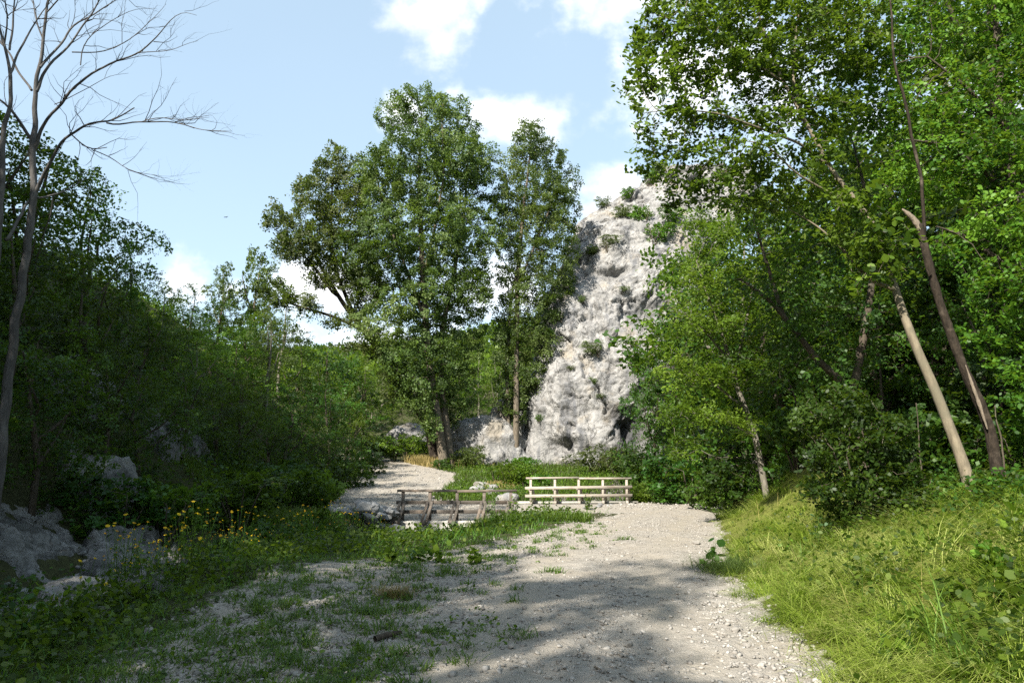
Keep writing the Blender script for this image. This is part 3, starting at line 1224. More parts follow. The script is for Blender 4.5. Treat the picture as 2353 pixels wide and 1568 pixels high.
def crown_leaves(pos, r, leafn, rng, size, per, spread, up, shape, max_twig=4, aspect=.62, first=0, clump=.5, squash=.75, flat=.22, order=.42):
    """leaves in sprays: those of one twig lie near one plane and face much the same way"""
    sel = np.where((leafn <= max_twig) & (np.arange(len(pos)) >= first))[0]
    # whole sprays are lighter or darker
    hue = noise3(pos[sel] / (spread * 6) + 5.5) * clump + .5 + .12 * rng.normal(size=len(sel))
    k = rng.poisson(per * np.clip(rng.gamma(2.2, .45, len(sel)), .15, 2.6))
    ns = rng.normal(size=(len(sel), 3)) * .6
    ns[:, 2] += up * 1.3
    ns /= np.linalg.norm(ns, axis=1)[:, None] + 1e-9
    rad = spread * (.6 + .7 * rng.rand(len(sel)))
    base = np.repeat(pos[sel], k, 0)
    hv = np.repeat(hue, k)
    nr = np.repeat(ns, k, 0)
    off = rng.normal(size=base.shape)
    off *= (rng.rand(len(base)) ** .55 * np.repeat(rad, k) / (np.linalg.norm(off, axis=1) + 1e-9))[:, None]
    h = (off * nr).sum(1)
    off -= nr * (h * (1 - flat * 1.6))[:, None]
    off[:, 2] -= .25 * (off ** 2).sum(1) / spread
    return leaf_geo(base + off, size, rng, 0, shape, aspect, hv, outward=nr / order)


def tree_meshes(stems, blobs, rng, mats, n_attr=900, step=.3, kill=.45, leaf=.1, per=14, spread=.35, up=.5, shape='kite', tip=.006, rmin=.006, max_twig=4, aspect=.62, trop=(0, 0, .08), clump=.5, shell=.35, jitter=.18):
    attr = blob_points(blobs, n_attr, rng, shell)
    pos, par, given = skeleton(stems, attr, step, kill, rng, trop=trop, jitter=jitter)
    r, leafn = radii(pos, par, given, tip)
    wood = wood_mesh('trunk', pos, par, r, mats[0], rmin)
    v, f, va = crown_leaves(pos, r, leafn, rng, leaf, per, spread, up, shape, max_twig, aspect, first=len(given), clump=clump)
    crown = make_mesh('crown', v, [f], mats[1], va)
    return wood, crown


def put_tree(name, wood, crown, loc, label, cat='tree', group=None, rot=0.0, scale=(1, 1, 1)):
    root = empty(name, loc, label, cat, group)
    root.rotation_euler = (0, 0, rot)
    root.scale = scale
    obj('trunk', wood, root)
    obj('crown', crown, root)
    return root


def hero(name, base, stems, blobs, seed, mats, label, cat='tree', group=None, **kw):
    """stems and blobs in world coordinates; meshes stored relative to the base"""
    rng = np.random.RandomState(seed)
    b = np.array(base)
    st = [(np.array(p) - b, r, q) for p, r, q in stems]
    bl = [(np.array(c) - b, r) for c, r in blobs]
    w, c = tree_meshes(st, bl, rng, mats, **kw)
    return put_tree(name, w, c, base, label, cat, group)


def pl(pts, d, dd=None):
    """stem points from view positions; depth d may change linearly to dd"""
    n = len(pts)
    ds = np.linspace(d, dd if dd is not None else d, n)
    return np.array([P(x, y, q) for (x, y), q in zip(pts, ds)])


def bl(lst, d):
    """(x, y, rx, ry, depth offset, depth radius) in view pixels and metres"""
    return [(P(x, y, d + o), (rx / FPX * (d + o), rd, ry / FPX * (d + o))) for x, y, rx, ry, o, rd in lst]


def grounded(pts, sink=.15):
    """bring the first point of a stem down on to the ground"""
    pts = np.array(pts)
    pts[0, 2] = Hs(pts[0, 0], pts[0, 1]) - sink
    return pts

def lumpy(blobs, seed, k=6, shrink=.97):
    '''add upward-pointing tufts on the outside of every crown lobe'''
    rng = np.random.RandomState(seed)
    out = []
    for c, r in blobs:
        c, r = np.array(c), np.array(r)
        out.append((c, tuple(r * shrink)))
        for _ in range(k):
            d = rng.normal(size=3)
            d[2] = abs(d[2]) * .8 - .2
            d /= np.linalg.norm(d)
            s = .22 + .16 * rng.rand()
            out.append((c + d * r * .92, (r[0] * s, r[1] * s, r[2] * s * 1.35)))
    return out


# ---- poplars in the middle of the valley
D = 53.0
b0 = np.array((-5.35, D, Hs(-5.35, D)))
hero('poplar_tree', b0,
     [(grounded(pl([(1022, 1078), (1008, 980), (990, 860), (978, 740), (970, 600), (962, 450), (965, 330), (968, 250)], D)), [.40, .33, .30, .27, .22, .16, .10, .03], -1),
      (grounded(pl([(1037, 1078), (1026, 980), (1012, 880), (1015, 760), (1040, 640), (1065, 500), (1075, 380), (1075, 310)], D + .5, D + 2)), [.36, .29, .26, .22, .17, .12, .08, .03], -1),
      (pl([(978, 740), (930, 610), (880, 480), (860, 380)], D, D - 2), [.14, .11, .08, .04], 0),
      (pl([(972, 640), (1000, 520), (1020, 400), (1015, 280)], D, D - 1.5), [.12, .10, .07, .03], 0)],
     lumpy(bl([(968, 262, 72, 78, 0, 2.6), (905, 268, 42, 66, .5, 1.8), (1030, 270, 55, 62, 1, 2.2), (960, 400, 130, 110, 0, 3.8), (1060, 370, 62, 110, 1, 2.6), (880, 420, 62, 100, -1, 2.5), (1110, 395, 42, 85, 1, 2.0),
         (945, 545, 150, 105, 0, 4.2), (1075, 540, 75, 125, 1, 2.8), (850, 600, 70, 95, -1, 2.6), (990, 680, 110, 95, 0, 3.6), (1080, 670, 58, 85, 1, 2.4), (900, 740, 80, 85, -1.5, 2.8), (1000, 830, 95, 75, 0, 3.2),
         (1060, 790, 60, 80, 1, 2.4), (930, 835, 55, 60, -1.5, 2.4), (960, 905, 55, 60, -1, 2.2), (1050, 905, 50, 70, 1.5, 2.2), (985, 970, 28, 50, -1, 1.4)], D), 1),
     11, (M['bark_poplar'], M['poplar_leaf']), 'tallest poplar in the valley, two straight trunks under a broad green crown', cat='poplar', group='poplars by the far road',
     n_attr=7000, step=.42, kill=.56, leaf=.15, per=50, spread=.60, up=.25, aspect=.85, tip=.008, rmin=.009, clump=.7, shell=.36)
b1 = np.array((-6.0, D + 2.5, Hs(-6.0, D + 2.5)))
hero('poplar_tree', b1,
     [(grounded(pl([(1003, 1075), (985, 980), (940, 905), (895, 840), (840, 762), (790, 700), (735, 610), (690, 520)], D + 2.5, D)), [.42, .36, .33, .30, .25, .18, .11, .04], -1),
      (pl([(840, 762), (770, 728), (705, 708), (640, 690)], D + 1, D - 1), [.15, .12, .09, .04], 0),
      (pl([(815, 730), (770, 620), (760, 500), (765, 390)], D + 1, D + 1), [.17, .13, .09, .04], 0),
      (pl([(770, 680), (720, 610), (670, 560), (625, 520)], D, D - 1), [.12, .09, .06, .03], 0),
      (pl([(905, 850), (850, 800), (780, 790), (735, 800)], D + 2, D), [.07, .05, .03, .015], 0)],
     lumpy(bl([(770, 400, 52, 76, 1, 2.0), (820, 420, 40, 70, 1, 1.8), (715, 465, 50, 70, 0, 2.2), (790, 500, 70, 90, 1, 2.6), (650, 500, 52, 42, -1, 1.8), (700, 560, 75, 62, -.5, 2.6), (800, 610, 70, 62, 1, 2.6), (660, 575, 40, 34, -1, 1.5),
         (745, 640, 44, 30, 0, 1.6), (860, 660, 40, 44, 0, 1.8), (690, 690, 48, 30, -1, 1.6), (640, 680, 40, 40, -1, 1.6), (780, 735, 60, 24, 0, 1.6), (870, 800, 45, 45, 0, 1.8), (800, 800, 20, 16, 0, .8), (900, 880, 42, 50, 0, 1.8)], D), 2),
     12, (M['bark_dark'], M['poplar_leaf']), 'poplar whose dark trunk leans far to the left under a spreading crown', cat='poplar', group='poplars by the far road',
     n_attr=4300, step=.40, kill=.56, leaf=.15, per=48, spread=.60, up=.25, aspect=.85, tip=.008, rmin=.009, clump=.7, shell=.36)
D2 = 55.5
b2 = np.array((.1, D2, Hs(.1, D2)))
hero('poplar_tree', b2,
     [(grounded(pl([(1184, 1070), (1186, 960), (1186, 820), (1188, 660), (1200, 500), (1215, 380), (1220, 310)], D2)), [.29, .25, .22, .20, .14, .08, .03], -1),
      (grounded(pl([(1175, 1070), (1166, 960), (1164, 840), (1172, 700), (1190, 600)], D2 + .5, D2 + 1)), [.22, .19, .17, .13, .06], -1),
      (pl([(1188, 660), (1230, 560), (1275, 450), (1290, 400)], D2, D2 + 1), [.12, .09, .05, .02], 0)],
     lumpy(bl([(1150, 470, 26, 60, 0, 1.4), (1150, 640, 24, 60, 0, 1.2), (1215, 335, 50, 68, 0, 2.0), (1265, 370, 42, 60, .5, 1.8), (1180, 400, 42, 72, 0, 1.8), (1235, 460, 92, 90, 0, 2.9), (1300, 470, 42, 90, 1, 1.8), (1190, 560, 52, 90, 0, 2.0), (1260, 570, 80, 95, 0, 2.6), (1215, 680, 62, 80, 0, 2.2),
         (1285, 650, 38, 60, 1, 1.6), (1160, 735, 30, 50, 0, 1.4), (1215, 790, 50, 75, .5, 1.9), (1225, 860, 28, 38, 0, 1.2), (1160, 830, 30, 60, 0, 1.3), (1200, 890, 30, 40, 1, 1.2), (1185, 940, 36, 40, .5, 1.2), (1180, 760, 50, 70, 0, 1.7), (1245, 800, 36, 60, .5, 1.4), (1150, 900, 24, 40, 0, 1.0), (1230, 730, 44, 60, .6, 1.6)], D2), 3),
     13, (M['bark_poplar'], M['poplar_leaf']), 'narrow poplar with two slim trunks standing close to the cliff', cat='poplar', group='poplars by the far road',
     n_attr=4600, step=.40, kill=.53, leaf=.135, per=52, spread=.57, up=.2, aspect=.85, tip=.008, rmin=.009, clump=.7, shell=.36)


# ---- bare dead trees on the left
def twigs(stems, rng, per_m=2.2, length=.9, r0=.008, order=1, upb=.5):
    """side twigs growing along given stems, forking once"""
    out = []
    for pts, rad, q in stems:
        pts = np.asarray(pts, float)
        seg = np.linalg.norm(np.diff(pts, axis=0), axis=1)
        s = np.concatenate([[0], np.cumsum(seg)])
        n = rng.poisson(max(0, s[-1] * per_m))
        for u in np.sort(rng.rand(n) * .8 + .2) * s[-1]:
            o = np.array([np.interp(u, s, pts[:, k]) for k in range(3)])
            t = np.array([np.interp(min(u + .1, s[-1]), s, pts[:, k]) - np.interp(max(u - .1, 0), s, pts[:, k]) for k in range(3)])
            t /= np.linalg.norm(t) + 1e-9
            dvec = t * .9 + rng.normal(size=3) * .75 + np.array((.1, 0, upb))
            dvec /= np.linalg.norm(dvec)
            ln = length * (.35 + .9 * rng.rand()) * (1 - .45 * u / s[-1])
            k = 5
            p = [o]
            for _ in range(k):
                dvec = dvec + rng.normal(size=3) * .22 + np.array((.03, 0, .05))
                dvec /= np.linalg.norm(dvec)
                p.append(p[-1] + dvec * ln / k)
            rb = min(r0, float(np.interp(u, s, rad)) * .6)
            out.append((np.array(p), np.linspace(rb, rb * .25, k + 1), 0))
    if order > 1:
        out = out + twigs(out, rng, per_m * 1.3, length * .45, r0 * .6, order - 1, upb)
    return out


def dead_tree(label, base, limbs, seed, mat, twig=(2.0, .9), k0=12):
    rng = np.random.RandomState(seed)
    root = empty('dead_tree', base, label, 'dead tree')
    m, tw = MB(), MB()
    for i, (p, r, q) in enumerate(limbs):
        pp, rr = poly_nodes(np.array(p) - base, r, .12)
        wob = np.stack([noise3(pp * 2.3 + k * 7.7 + i) for k in range(3)], 1) * np.minimum(.03, rr[:, None] * .5 + .012)
        wob[0] = 0
        rr = rr * (.58 if i == 0 else .66)
        m.tube(pp + wob, rr * (1 + .05 * noise3(pp * 3)), k0 if max(rr) > .05 else 6, cap=True)
    rel = [(np.array(p) - base, r, q) for p, r, q in limbs[1:]]
    for p, r, q in twigs(rel, rng, twig[0], twig[1], .007, 2, .35):
        tw.tube(p, r, 4, cap=False)
    obj('trunk', m.mesh('trunk', mat, True), root)
    obj('crown', tw.mesh('crown', M['bark_dark'], True), root)
    return root


def zl(pts, d, dd=None):
    return pl([(x / 2.0, y / 2.0) for x, y in pts], d, dd)


DT = 11.0
tb = P(-12, 1120, DT)
tb[2] = min(tb[2], Hs(tb[0], tb[1]))
dead_tree('bare dead tree with a pale curved trunk and a long branch reaching over the road', tb,
          [(np.vstack([[tb - (0, 0, .2)], zl([(10, 2050), (30, 1800), (60, 1568), (110, 1250), (145, 1000), (155, 850), (150, 720), (160, 600), (155, 450), (175, 330), (190, 230), (215, 60), (240, -60), (250, -200)], DT)]), [.15, .135, .125, .115, .105, .095, .09, .085, .075, .06, .052, .045, .036, .028, .012], 0),
           (zl([(155, 690), (185, 580), (240, 520), (330, 410), (440, 330), (560, 270), (650, 240), (720, 180), (780, 90), (840, 50), (905, 70)], DT, DT - 1.0), [.05, .04, .034, .030, .026, .022, .018, .014, .010, .007, .004], 0),
           (zl([(640, 242), (720, 235), (800, 230), (850, 205), (910, 190)], DT - .7, DT - .9), [.012, .009, .007, .006, .004], 0),
           (zl([(168, 420), (200, 350), (240, 280), (330, 200), (400, 90), (480, -30), (520, -140)], DT, DT + .6), [.045, .036, .03, .024, .02, .014, .006], 0),
           (zl([(185, 310), (260, 230), (330, 120), (440, 60), (560, -20), (650, -80)], DT, DT + 1.2), [.034, .028, .022, .016, .010, .005], 0),
           (zl([(330, 240), (480, 240), (600, 180), (680, 110), (760, 20)], DT, DT + .8), [.018, .014, .011, .008, .004], 0),
           (zl([(165, 880), (230, 740), (300, 630), (400, 565), (500, 560), (560, 530), (612, 498)], DT, DT - 1.2), [.05, .038, .032, .026, .022, .016, .012], 0),
           (zl([(490, 565), (560, 570), (640, 560), (780, 555), (840, 570), (900, 592), (1000, 605), (1068, 602)], DT - 1.1, DT - 1.6), [.020, .018, .016, .013, .011, .009, .006, .003], 0),
           (zl([(650, 560), (720, 538), (800, 548), (900, 548), (960, 540)], DT - 1.3, DT - 1.5), [.012, .010, .008, .006, .003], 0),
           (zl([(330, 620), (380, 670), (430, 690), (490, 678)], DT - .6, DT - .8), [.018, .016, .013, .009], 0),
           (zl([(430, 690), (500, 715), (560, 760), (600, 790), (660, 795), (745, 810)], DT - .7, DT - .6), [.012, .011, .009, .007, .006, .003], 0),
           (zl([(175, 910), (260, 895), (330, 860), (400, 820)], DT, DT + .8), [.03, .022, .016, .010], 0),
           (zl([(250, 880), (240, 960), (200, 1080), (170, 1180)], DT + .3, DT + .6), [.02, .018, .015, .010], 0),
           (zl([(150, 650), (100, 570), (40, 490), (-20, 450), (-120, 400)], DT, DT - .4), [.045, .04, .032, .026, .015], 0),
           (zl([(145, 415), (90, 340), (40, 240), (0, 190), (-80, 60)], DT, DT + .5), [.034, .028, .024, .02, .01], 0),
           (zl([(200, 190), (170, 90), (150, 0), (140, -100)], DT, DT + .3), [.022, .017, .012, .006], 0),
           (zl([(212, 60), (270, 0), (330, -70)], DT, DT - .4), [.02, .014, .007], 0),
           (zl([(130, 925), (80, 1010), (30, 1100)], DT, DT - .6), [.03, .035, .04], 0),
           (zl([(250, 480), (330, 440), (420, 400), (500, 345), (590, 335)], DT, DT - .4), [.012, .010, .008, .006, .003], 0),
           (zl([(370, 300), (370, 230), (420, 160), (500, 100), (620, 40), (720, 40)], DT, DT), [.014, .013, .011, .009, .006, .003], 0)],
          31, M['bark_dead'], twig=(4.2, 1.0))
DT2 = 9.6
tb = P(-60, 1080, DT2)
tb[2] = min(tb[2], Hs(tb[0], tb[1]))
dead_tree('second bare dead tree cut by the left edge of the picture', tb,
          [(np.vstack([[tb - (0, 0, .2)], zl([(-40, 1500), (0, 1050), (14, 700), (30, 560), (42, 480), (45, 380), (35, 280), (10, 170), (-20, 60), (-40, -100)], DT2)]), [.09, .08, .072, .062, .054, .048, .044, .036, .03, .024, .01], 0),
           (zl([(44, 230), (58, 110), (66, 0), (70, -120)], DT2, DT2 + .3), [.024, .02, .014, .006], 0),
           (zl([(46, 340), (70, 270), (100, 220), (130, 150), (190, 60), (245, -10)], DT2, DT2 + .6), [.03, .026, .022, .018, .012, .006], 0),
           (zl([(20, 200), (40, 90), (20, -20)], DT2, DT2 - .3), [.02, .015, .008], 0)],
          32, M['bark_dead'], twig=(4.2, .9))

# ---- trees on the right bank
DR = 10.2
pale = [(grounded(pl([(2235, 1140), (2222, 1090), (2200, 1030), (2150, 900), (2105, 800), (2075, 720), (2055, 660), (2040, 600), (2010, 520), (1965, 460), (1910, 390), (1850, 280), (1790, 170), (1750, 60), (1720, -60)], DR, DR + 1.6)),
         [.104, .085, .078, .073, .068, .063, .057, .052, .045, .04, .036, .032, .027, .02, .01], -1),
        (pl([(2055, 662), (2005, 650), (1970, 615), (1940, 575), (1880, 520), (1815, 482)], DR + .6, DR + 1.4), [.040, .032, .027, .022, .015, .006], 0),
        (pl([(1900, 380), (1840, 330), (1760, 300), (1650, 260), (1550, 250), (1480, 260)], DR + 1.2, DR), [.030, .024, .02, .014, .009, .005], 0),
        (pl([(1960, 470), (1900, 440), (1830, 400), (1760, 330), (1680, 320)], DR + 1, DR + .4), [.024, .02, .016, .012, .006], 0),
        (pl([(1850, 290), (1820, 180), (1830, 60), (1850, -60)], DR + 1.3, DR + 1.6), [.032, .025, .016, .008], 0),
        (pl([(1800, 190), (1700, 120), (1600, 70), (1500, 30)], DR + 1.4, DR + .6), [.028, .02, .013, .006], 0)]
hero('broadleaf_tree', pale[0][0][0] + (0, 0, .15), pale,
     bl([(1560, 60, 130, 80, 0, 1.0), (1640, -20, 150, 60, .5, 1.0), (1800, -10, 150, 60, 1, 1.0), (1790, 250, 90, 60, 1, .8), (1960, 110, 80, 90, 1.6, .9), (1700, 40, 130, 90, .8, 1.2), (1500, 160, 70, 60, -.2, .7), (1620, 150, 110, 70, .3, 1.0), (1760, 150, 110, 70, 1, 1.0), (1530, 270, 80, 50, -.2, .7), (1450, 195, 42, 22, -.3, .3),
         (1640, 270, 100, 45, .4, .8), (1510, 370, 62, 45, 0, .6), (1600, 390, 110, 50, .3, .9), (1730, 400, 100, 45, .8, .9), (1850, 90, 110, 110, 1.4, 1.1), (1930, 30, 120, 80, 1.8, 1.2), (1820, 440, 90, 50, 1.0, .8),
         (1560, 455, 60, 26, .2, .5), (1900, 270, 80, 70, 1.6, .9), (1640, 440, 90, 45, .2, .6), (1580, 330, 90, 40, .1, .6), (1740, 470, 70, 40, .6, .6), (1455, 100, 30, 40, -.2, .4), (1700, 460, 60, 26, .8, .6), (1880, 350, 60, 60, .2, .4), (1960, 470, 60, 60, -.2, .4), (2010, 560, 50, 50, -.4, .4), (1700, 330, 120, 30, -.2, .5), (1790, 270, 70, 40, -.1, .4), (1760, 120, 80, 60, .2, .5), (2060, 620, 40, 30, -.5, .3)], DR + .6),
     21, (M['bark_pale'], M['leaf_mid']), 'leaning tree with a smooth pale trunk, its crown hanging over towards the sky', group='trees on the right bank',
     n_attr=4600, step=.13, kill=.185, leaf=.078, per=17, spread=.20, up=1.0, shape='hex', tip=.0035, rmin=.003, max_twig=4, clump=.5, shell=.45, trop=(-.03, 0, .02))

# dark broken trunk with a stub of raw wood
DB = 10.8
root_p = grounded(pl([(2292, 1045), (2275, 990), (2250, 925), (2215, 850), (2185, 770), (2160, 700), (2140, 630), (2122, 560), (2112, 515)], DB))
root = empty('broken_tree', root_p[0], 'dark rough broken trunk ending in a splintered pale stub', 'broken tree', None)
m = MB()
q, r = poly_nodes(root_p - root_p[0], [.095, .085, .078, .073, .068, .064, .061, .06, .058], .05)
r = r * (1 + .13 * noise3(q * 6) + .10 * noise3(q * 17))
m.tube(q, r, 12)
obj('trunk', m.mesh('trunk', M['bark_dark'], True), root)
m = MB()
q, r = poly_nodes(pl([(2116, 530), (2100, 505), (2084, 490), (2072, 480)], DB) - root_p[0], [.058, .046, .036, .010], .03)
m.tube(q, r * (1 + .2 * noise3(q * 14)), 9)
obj('stub', m.mesh('stub', M['raw_wood'], True), root)
m = MB()
q, r = poly_nodes(pl([(2268, 985), (2250, 930), (2232, 880), (2218, 838)], DB - .085) - root_p[0], [.012, .028, .024, .006], .04)
m.tube(q, r * (1 + .25 * noise3(q * 13)), 8)
obj('bare_patch', m.mesh('bare_patch', M['raw_wood'], True), root)
m = MB()
q, r = poly_nodes(pl([(2124, 540), (2120, 460), (2112, 390), (2092, 300), (2078, 230), (2060, 170), (2050, 110), (2048, 30), (2040, -60)], DB, DB - .2) - root_p[0], [.028, .027, .026, .024, .022, .02, .018, .015, .01], .06)
q += np.stack([noise3(q * 3 + k * 5) for k in range(3)], 1) * .015
m.tube(q, r, 7)
obj('side_stem', m.mesh('side_stem', M['bark_dark'], True), root)
T_R = 'trees on the right bank'
# big leafy tree filling the right edge
s3 = [(grounded(pl([(2420, 1010), (2400, 850), (2385, 700), (2360, 550), (2330, 400), (2300, 250), (2290, 80), (2280, -60)], 11.8, 12.2)), [.16, .14, .125, .11, .095, .08, .06, .03], -1),
      (pl([(2380, 680), (2300, 600), (2210, 540), (2150, 520)], 12, 11.4), [.06, .05, .035, .012], 0),
      (pl([(2345, 480), (2250, 380), (2160, 330), (2080, 320)], 12.1, 11.6), [.055, .045, .03, .012], 0),
      (pl([(2310, 300), (2220, 200), (2130, 130)], 12.2, 12), [.05, .035, .014], 0)]
hero('broadleaf_tree', s3[0][0][0] + (0, 0, .15), s3,
     bl([(2240, 60, 120, 80, .4, 1.2), (2120, 80, 110, 90, .8, 1.2), (2340, 150, 90, 110, -.2, 1.0), (2200, 230, 120, 80, .2, 1.1), (2090, 260, 90, 80, .9, 1.0), (2300, 340, 110, 80, -.4, 1.0), (2180, 400, 100, 70, .2, 1.0),
         (2310, 490, 100, 70, -.6, .9), (2220, 570, 90, 70, -.2, .9), (2320, 660, 90, 80, -.8, .9), (2260, 760, 60, 60, -.5, .7), (2340, 830, 70, 70, -.9, .7), (2330, 940, 60, 50, -1.0, .6), (2060, 420, 70, 70, .9, .8), (1990, 180, 80, 110, 1.4, 1.0), (2220, -40, 140, 60, .4, 1.2), (2330, 20, 80, 80, 0, 1.0), (2080, -20, 110, 70, 1, 1.0), (2380, 560, 60, 120, -.4, .8)], 11.8),
     22, (M['bark_brown'], M['leaf_mid']), 'dense leafy tree filling the right edge beside the broken trunk', group=T_R,
     n_attr=4600, step=.14, kill=.195, leaf=.075, per=18, spread=.21, up=.7, shape='hex', tip=.0035, rmin=.004, clump=.6, shell=.5, trop=(-.03, 0, .03))
# tree behind the pale trunk, mostly in shade
s5 = [(grounded(pl([(1990, 1010), (1960, 900), (1880, 830), (1815, 745), (1770, 690), (1700, 640)], 14.5, 14.2)), [.10, .09, .07, .055, .04, .02], -1),
      (pl([(1960, 900), (1990, 740), (2010, 600), (1990, 450), (1960, 330)], 14.5, 14.8), [.09, .08, .065, .045, .02], 0),
      (pl([(1800, 730), (1760, 600), (1730, 500)], 14.3, 14.6), [.05, .035, .015], 0)]
hero('broadleaf_tree', s5[0][0][0] + (0, 0, .15), s5,
     bl([(1960, 300, 90, 80, .2, 1.2), (1880, 420, 90, 70, 0, 1.2), (2020, 460, 90, 90, .4, 1.2), (1780, 520, 90, 70, 0, 1.2), (1920, 560, 100, 80, .2, 1.2), (2060, 600, 60, 80, .6, 1.0), (1820, 640, 110, 70, -.2, 1.2), (1950, 720, 110, 80, .2, 1.2),
         (1800, 760, 90, 60, -.2, 1.1), (1890, 850, 110, 70, 0, 1.1), (1790, 870, 70, 60, -.2, 1.0), (2050, 800, 60, 80, .8, 1.0), (1700, 650, 60, 50, 0, .9)], 14.3),
     23, (M['bark_brown'], M['leaf_dark']), 'shaded broadleaf tree behind the leaning pale trunk', group=T_R,
     n_attr=2200, step=.18, kill=.28, leaf=.095, per=10, spread=.26, up=.6, shape='kite', tip=.004, rmin=.005, clump=.6, shell=.5)
# sunlit small-leaved tree against the cliff
s4 = [(grounded(pl([(1762, 1065), (1735, 1000), (1712, 940), (1692, 885), (1676, 830), (1660, 770), (1625, 680), (1600, 600)], 19.5, 19.5)), [.095, .085, .078, .07, .062, .05, .035, .016], -1),
      (pl([(1690, 880), (1700, 800), (1722, 700), (1740, 590)], 19.5, 20), [.06, .05, .035, .015], 0),
      (pl([(1676, 830), (1620, 760), (1570, 720), (1530, 700)], 19.5, 19), [.04, .03, .02, .01], 0),
      (pl([(1712, 940), (1640, 880), (1570, 850), (1510, 840)], 19.5, 18.8), [.04, .03, .02, .01], 0),
      (pl([(1740, 1005), (1660, 960), (1590, 945), (1540, 960)], 19.5, 18.6), [.035, .028, .018, .008], 0)]

def hero4():
    rng = np.random.RandomState(24)
    base = s4[0][0][0] + (0, 0, .15)
    st = [(np.array(p) - base, r, q) for p, r, q in s4]
    bb = [(np.array(c) - base, r) for c, r in
          bl([(1640, 570, 80, 60, 0, 1.4), (1710, 520, 80, 60, .6, 1.4), (1600, 650, 50, 50, -.3, 1.2), (1680, 650, 80, 60, 0, 1.5), (1760, 620, 70, 70, .6, 1.3), (1570, 740, 45, 50, -.4, 1.1), (1640, 740, 80, 50, -.2, 1.4), (1740, 740, 70, 60, .3, 1.3),
              (1555, 850, 50, 50, -.5, 1.1), (1620, 850, 80, 50, -.4, 1.3), (1720, 850, 60, 50, 0, 1.2), (1550, 945, 48, 40, -.7, 1.0), (1620, 950, 70, 40, -.6, 1.1), (1700, 970, 50, 40, -.2, .9), (1560, 1030, 45, 30, -.7, .8), (1600, 500, 60, 40, .3, 1.0)], 19.2)]
    attr = blob_points(bb, 3000, rng, .45)
    pos, par, given = skeleton(st, attr, .20, .30, rng)
    r, ln = radii(pos, par, given, .004)
    wood = wood_mesh('trunk', pos, par, r, M['bark_grey'], .005)
    v, f, va = crown_leaves(pos, r, ln, rng, .10, 24, .34, 1.1, 'kite', 4, .5, len(given), .6, .35)
    put_tree('feathery_tree', wood, make_mesh('crown', v, [f], M['leaf_bright'], va), base, 'sunlit feathery tree with a crooked trunk in front of the cliff', group=T_R)


hero4()


def bush(name, c, rad, seed, mat, label, leaf, n_attr, per, step, kill, spread, shape='kite', group=None, blobs=None, up=.6, aspect=.6, cat='bush'):
    rng = np.random.RandomState(seed)
    c = np.array(c)
    base = np.array((c[0], c[1], Hs(c[0], c[1])))
    bb = [(np.array(q) - base, r) for q, r in blobs] if blobs else [((0, 0, rad[2] * .9), rad)]
    st = []
    for k in range(5):
        a = k * 1.257 + rng.rand()
        tip = np.array((math.cos(a) * rad[0] * .35, math.sin(a) * rad[1] * .35, rad[2] * .9))
        st.append((np.array([(0.05 * math.cos(a), .05 * math.sin(a), -.15), tip * .4, tip]), [.03, .022, .010], -1))
    w, cr = tree_meshes(st, bb, rng, (M['bark_brown'], mat), n_attr=n_attr, step=step, kill=kill, leaf=leaf, per=per, spread=spread, up=up, shape=shape, tip=.003, rmin=.004, aspect=aspect, clump=.6, shell=.5)
    return put_tree(name, w, cr, base, label, cat, group)


bush('bush', P(1985, 1190, 10.6), (1.1, 1.0, 1.2), 41, M['leaf_dark'], 'big glossy bush overhanging the grass in front of the pale trunk',   .066, 3200, 22, .11, .155, .17, 'hex',
     blobs=bl([(1930, 930, 80, 50, .3, .7), (2000, 1000, 100, 60, 0, .8), (1910, 1040, 70, 60, .1, .7), (2070, 1080, 60, 50, -.2, .6), (1960, 1120, 100, 60, 0, .8), (1890, 1130, 50, 40, 0, .5), (2060, 1150, 60, 40, -.2, .6), (1860, 960, 50, 50, .4, .6), (1980, 1190, 90, 30, -.1, .6)], 10.6))

# ---- generic trees, each kind grown once and copied
def proto(seed, mats, height, blobs, stems, **kw):
    rng = np.random.RandomState(seed)
    return tree_meshes(stems, blobs, rng, mats, **kw)


def random_tree(seed, mats, h, w, low=.25, n_attr=800, leaf=.16, per=16, nb=11, **kw):
    rng = np.random.RandomState(seed)
    bb = []
    for k in range(nb):
        t = low + (1 - low) * (k + .5) / nb
        a = k * 2.4 + rng.rand()
        env = math.sin(math.pi * min(1, (t - low * .6) / (1.05 - low * .6)) ** .8) * .5 + .10
        rr = w * env * (.55 + .5 * rng.rand())
        bb.append(((math.cos(a) * rr, math.sin(a) * rr, h * t * .97), (w * (.17 + .12 * rng.rand()), w * (.17 + .12 * rng.rand()), h * (.07 + .05 * rng.rand()))))
    bb.append(((0, 0, h * .93), (w * .12, w * .12, h * .08)))
    bb.append(((0, 0, h * .6), (w * .3, w * .3, h * .25)))
    bend = rng.normal(size=(4, 2)) * .03 * h
    bend[0] = 0
    st = [(np.array([(0, 0, -.3), (*bend[1], h * .3), (*bend[2], h * .6), (*bend[3], h * .88)]), [h * .019, h * .016, h * .010, h * .003], -1)]
    for k in range(3):
        a = rng.rand() * 6.28
        z0 = h * (.28 + .12 * k)
        st.append((np.array([(*(bend[1] * z0 / (h * .3)), z0), (math.cos(a) * w * .2, math.sin(a) * w * .2, z0 + h * .12), (math.cos(a) * w * .34, math.sin(a) * w * .34, z0 + h * .28)]), [h * .009, h * .007, h * .003], 0))
    return tree_meshes(st, bb, rng, mats, n_attr=n_attr, leaf=leaf, per=per, tip=.006, rmin=.008, step=.34, kill=.5, spread=.42, **kw)


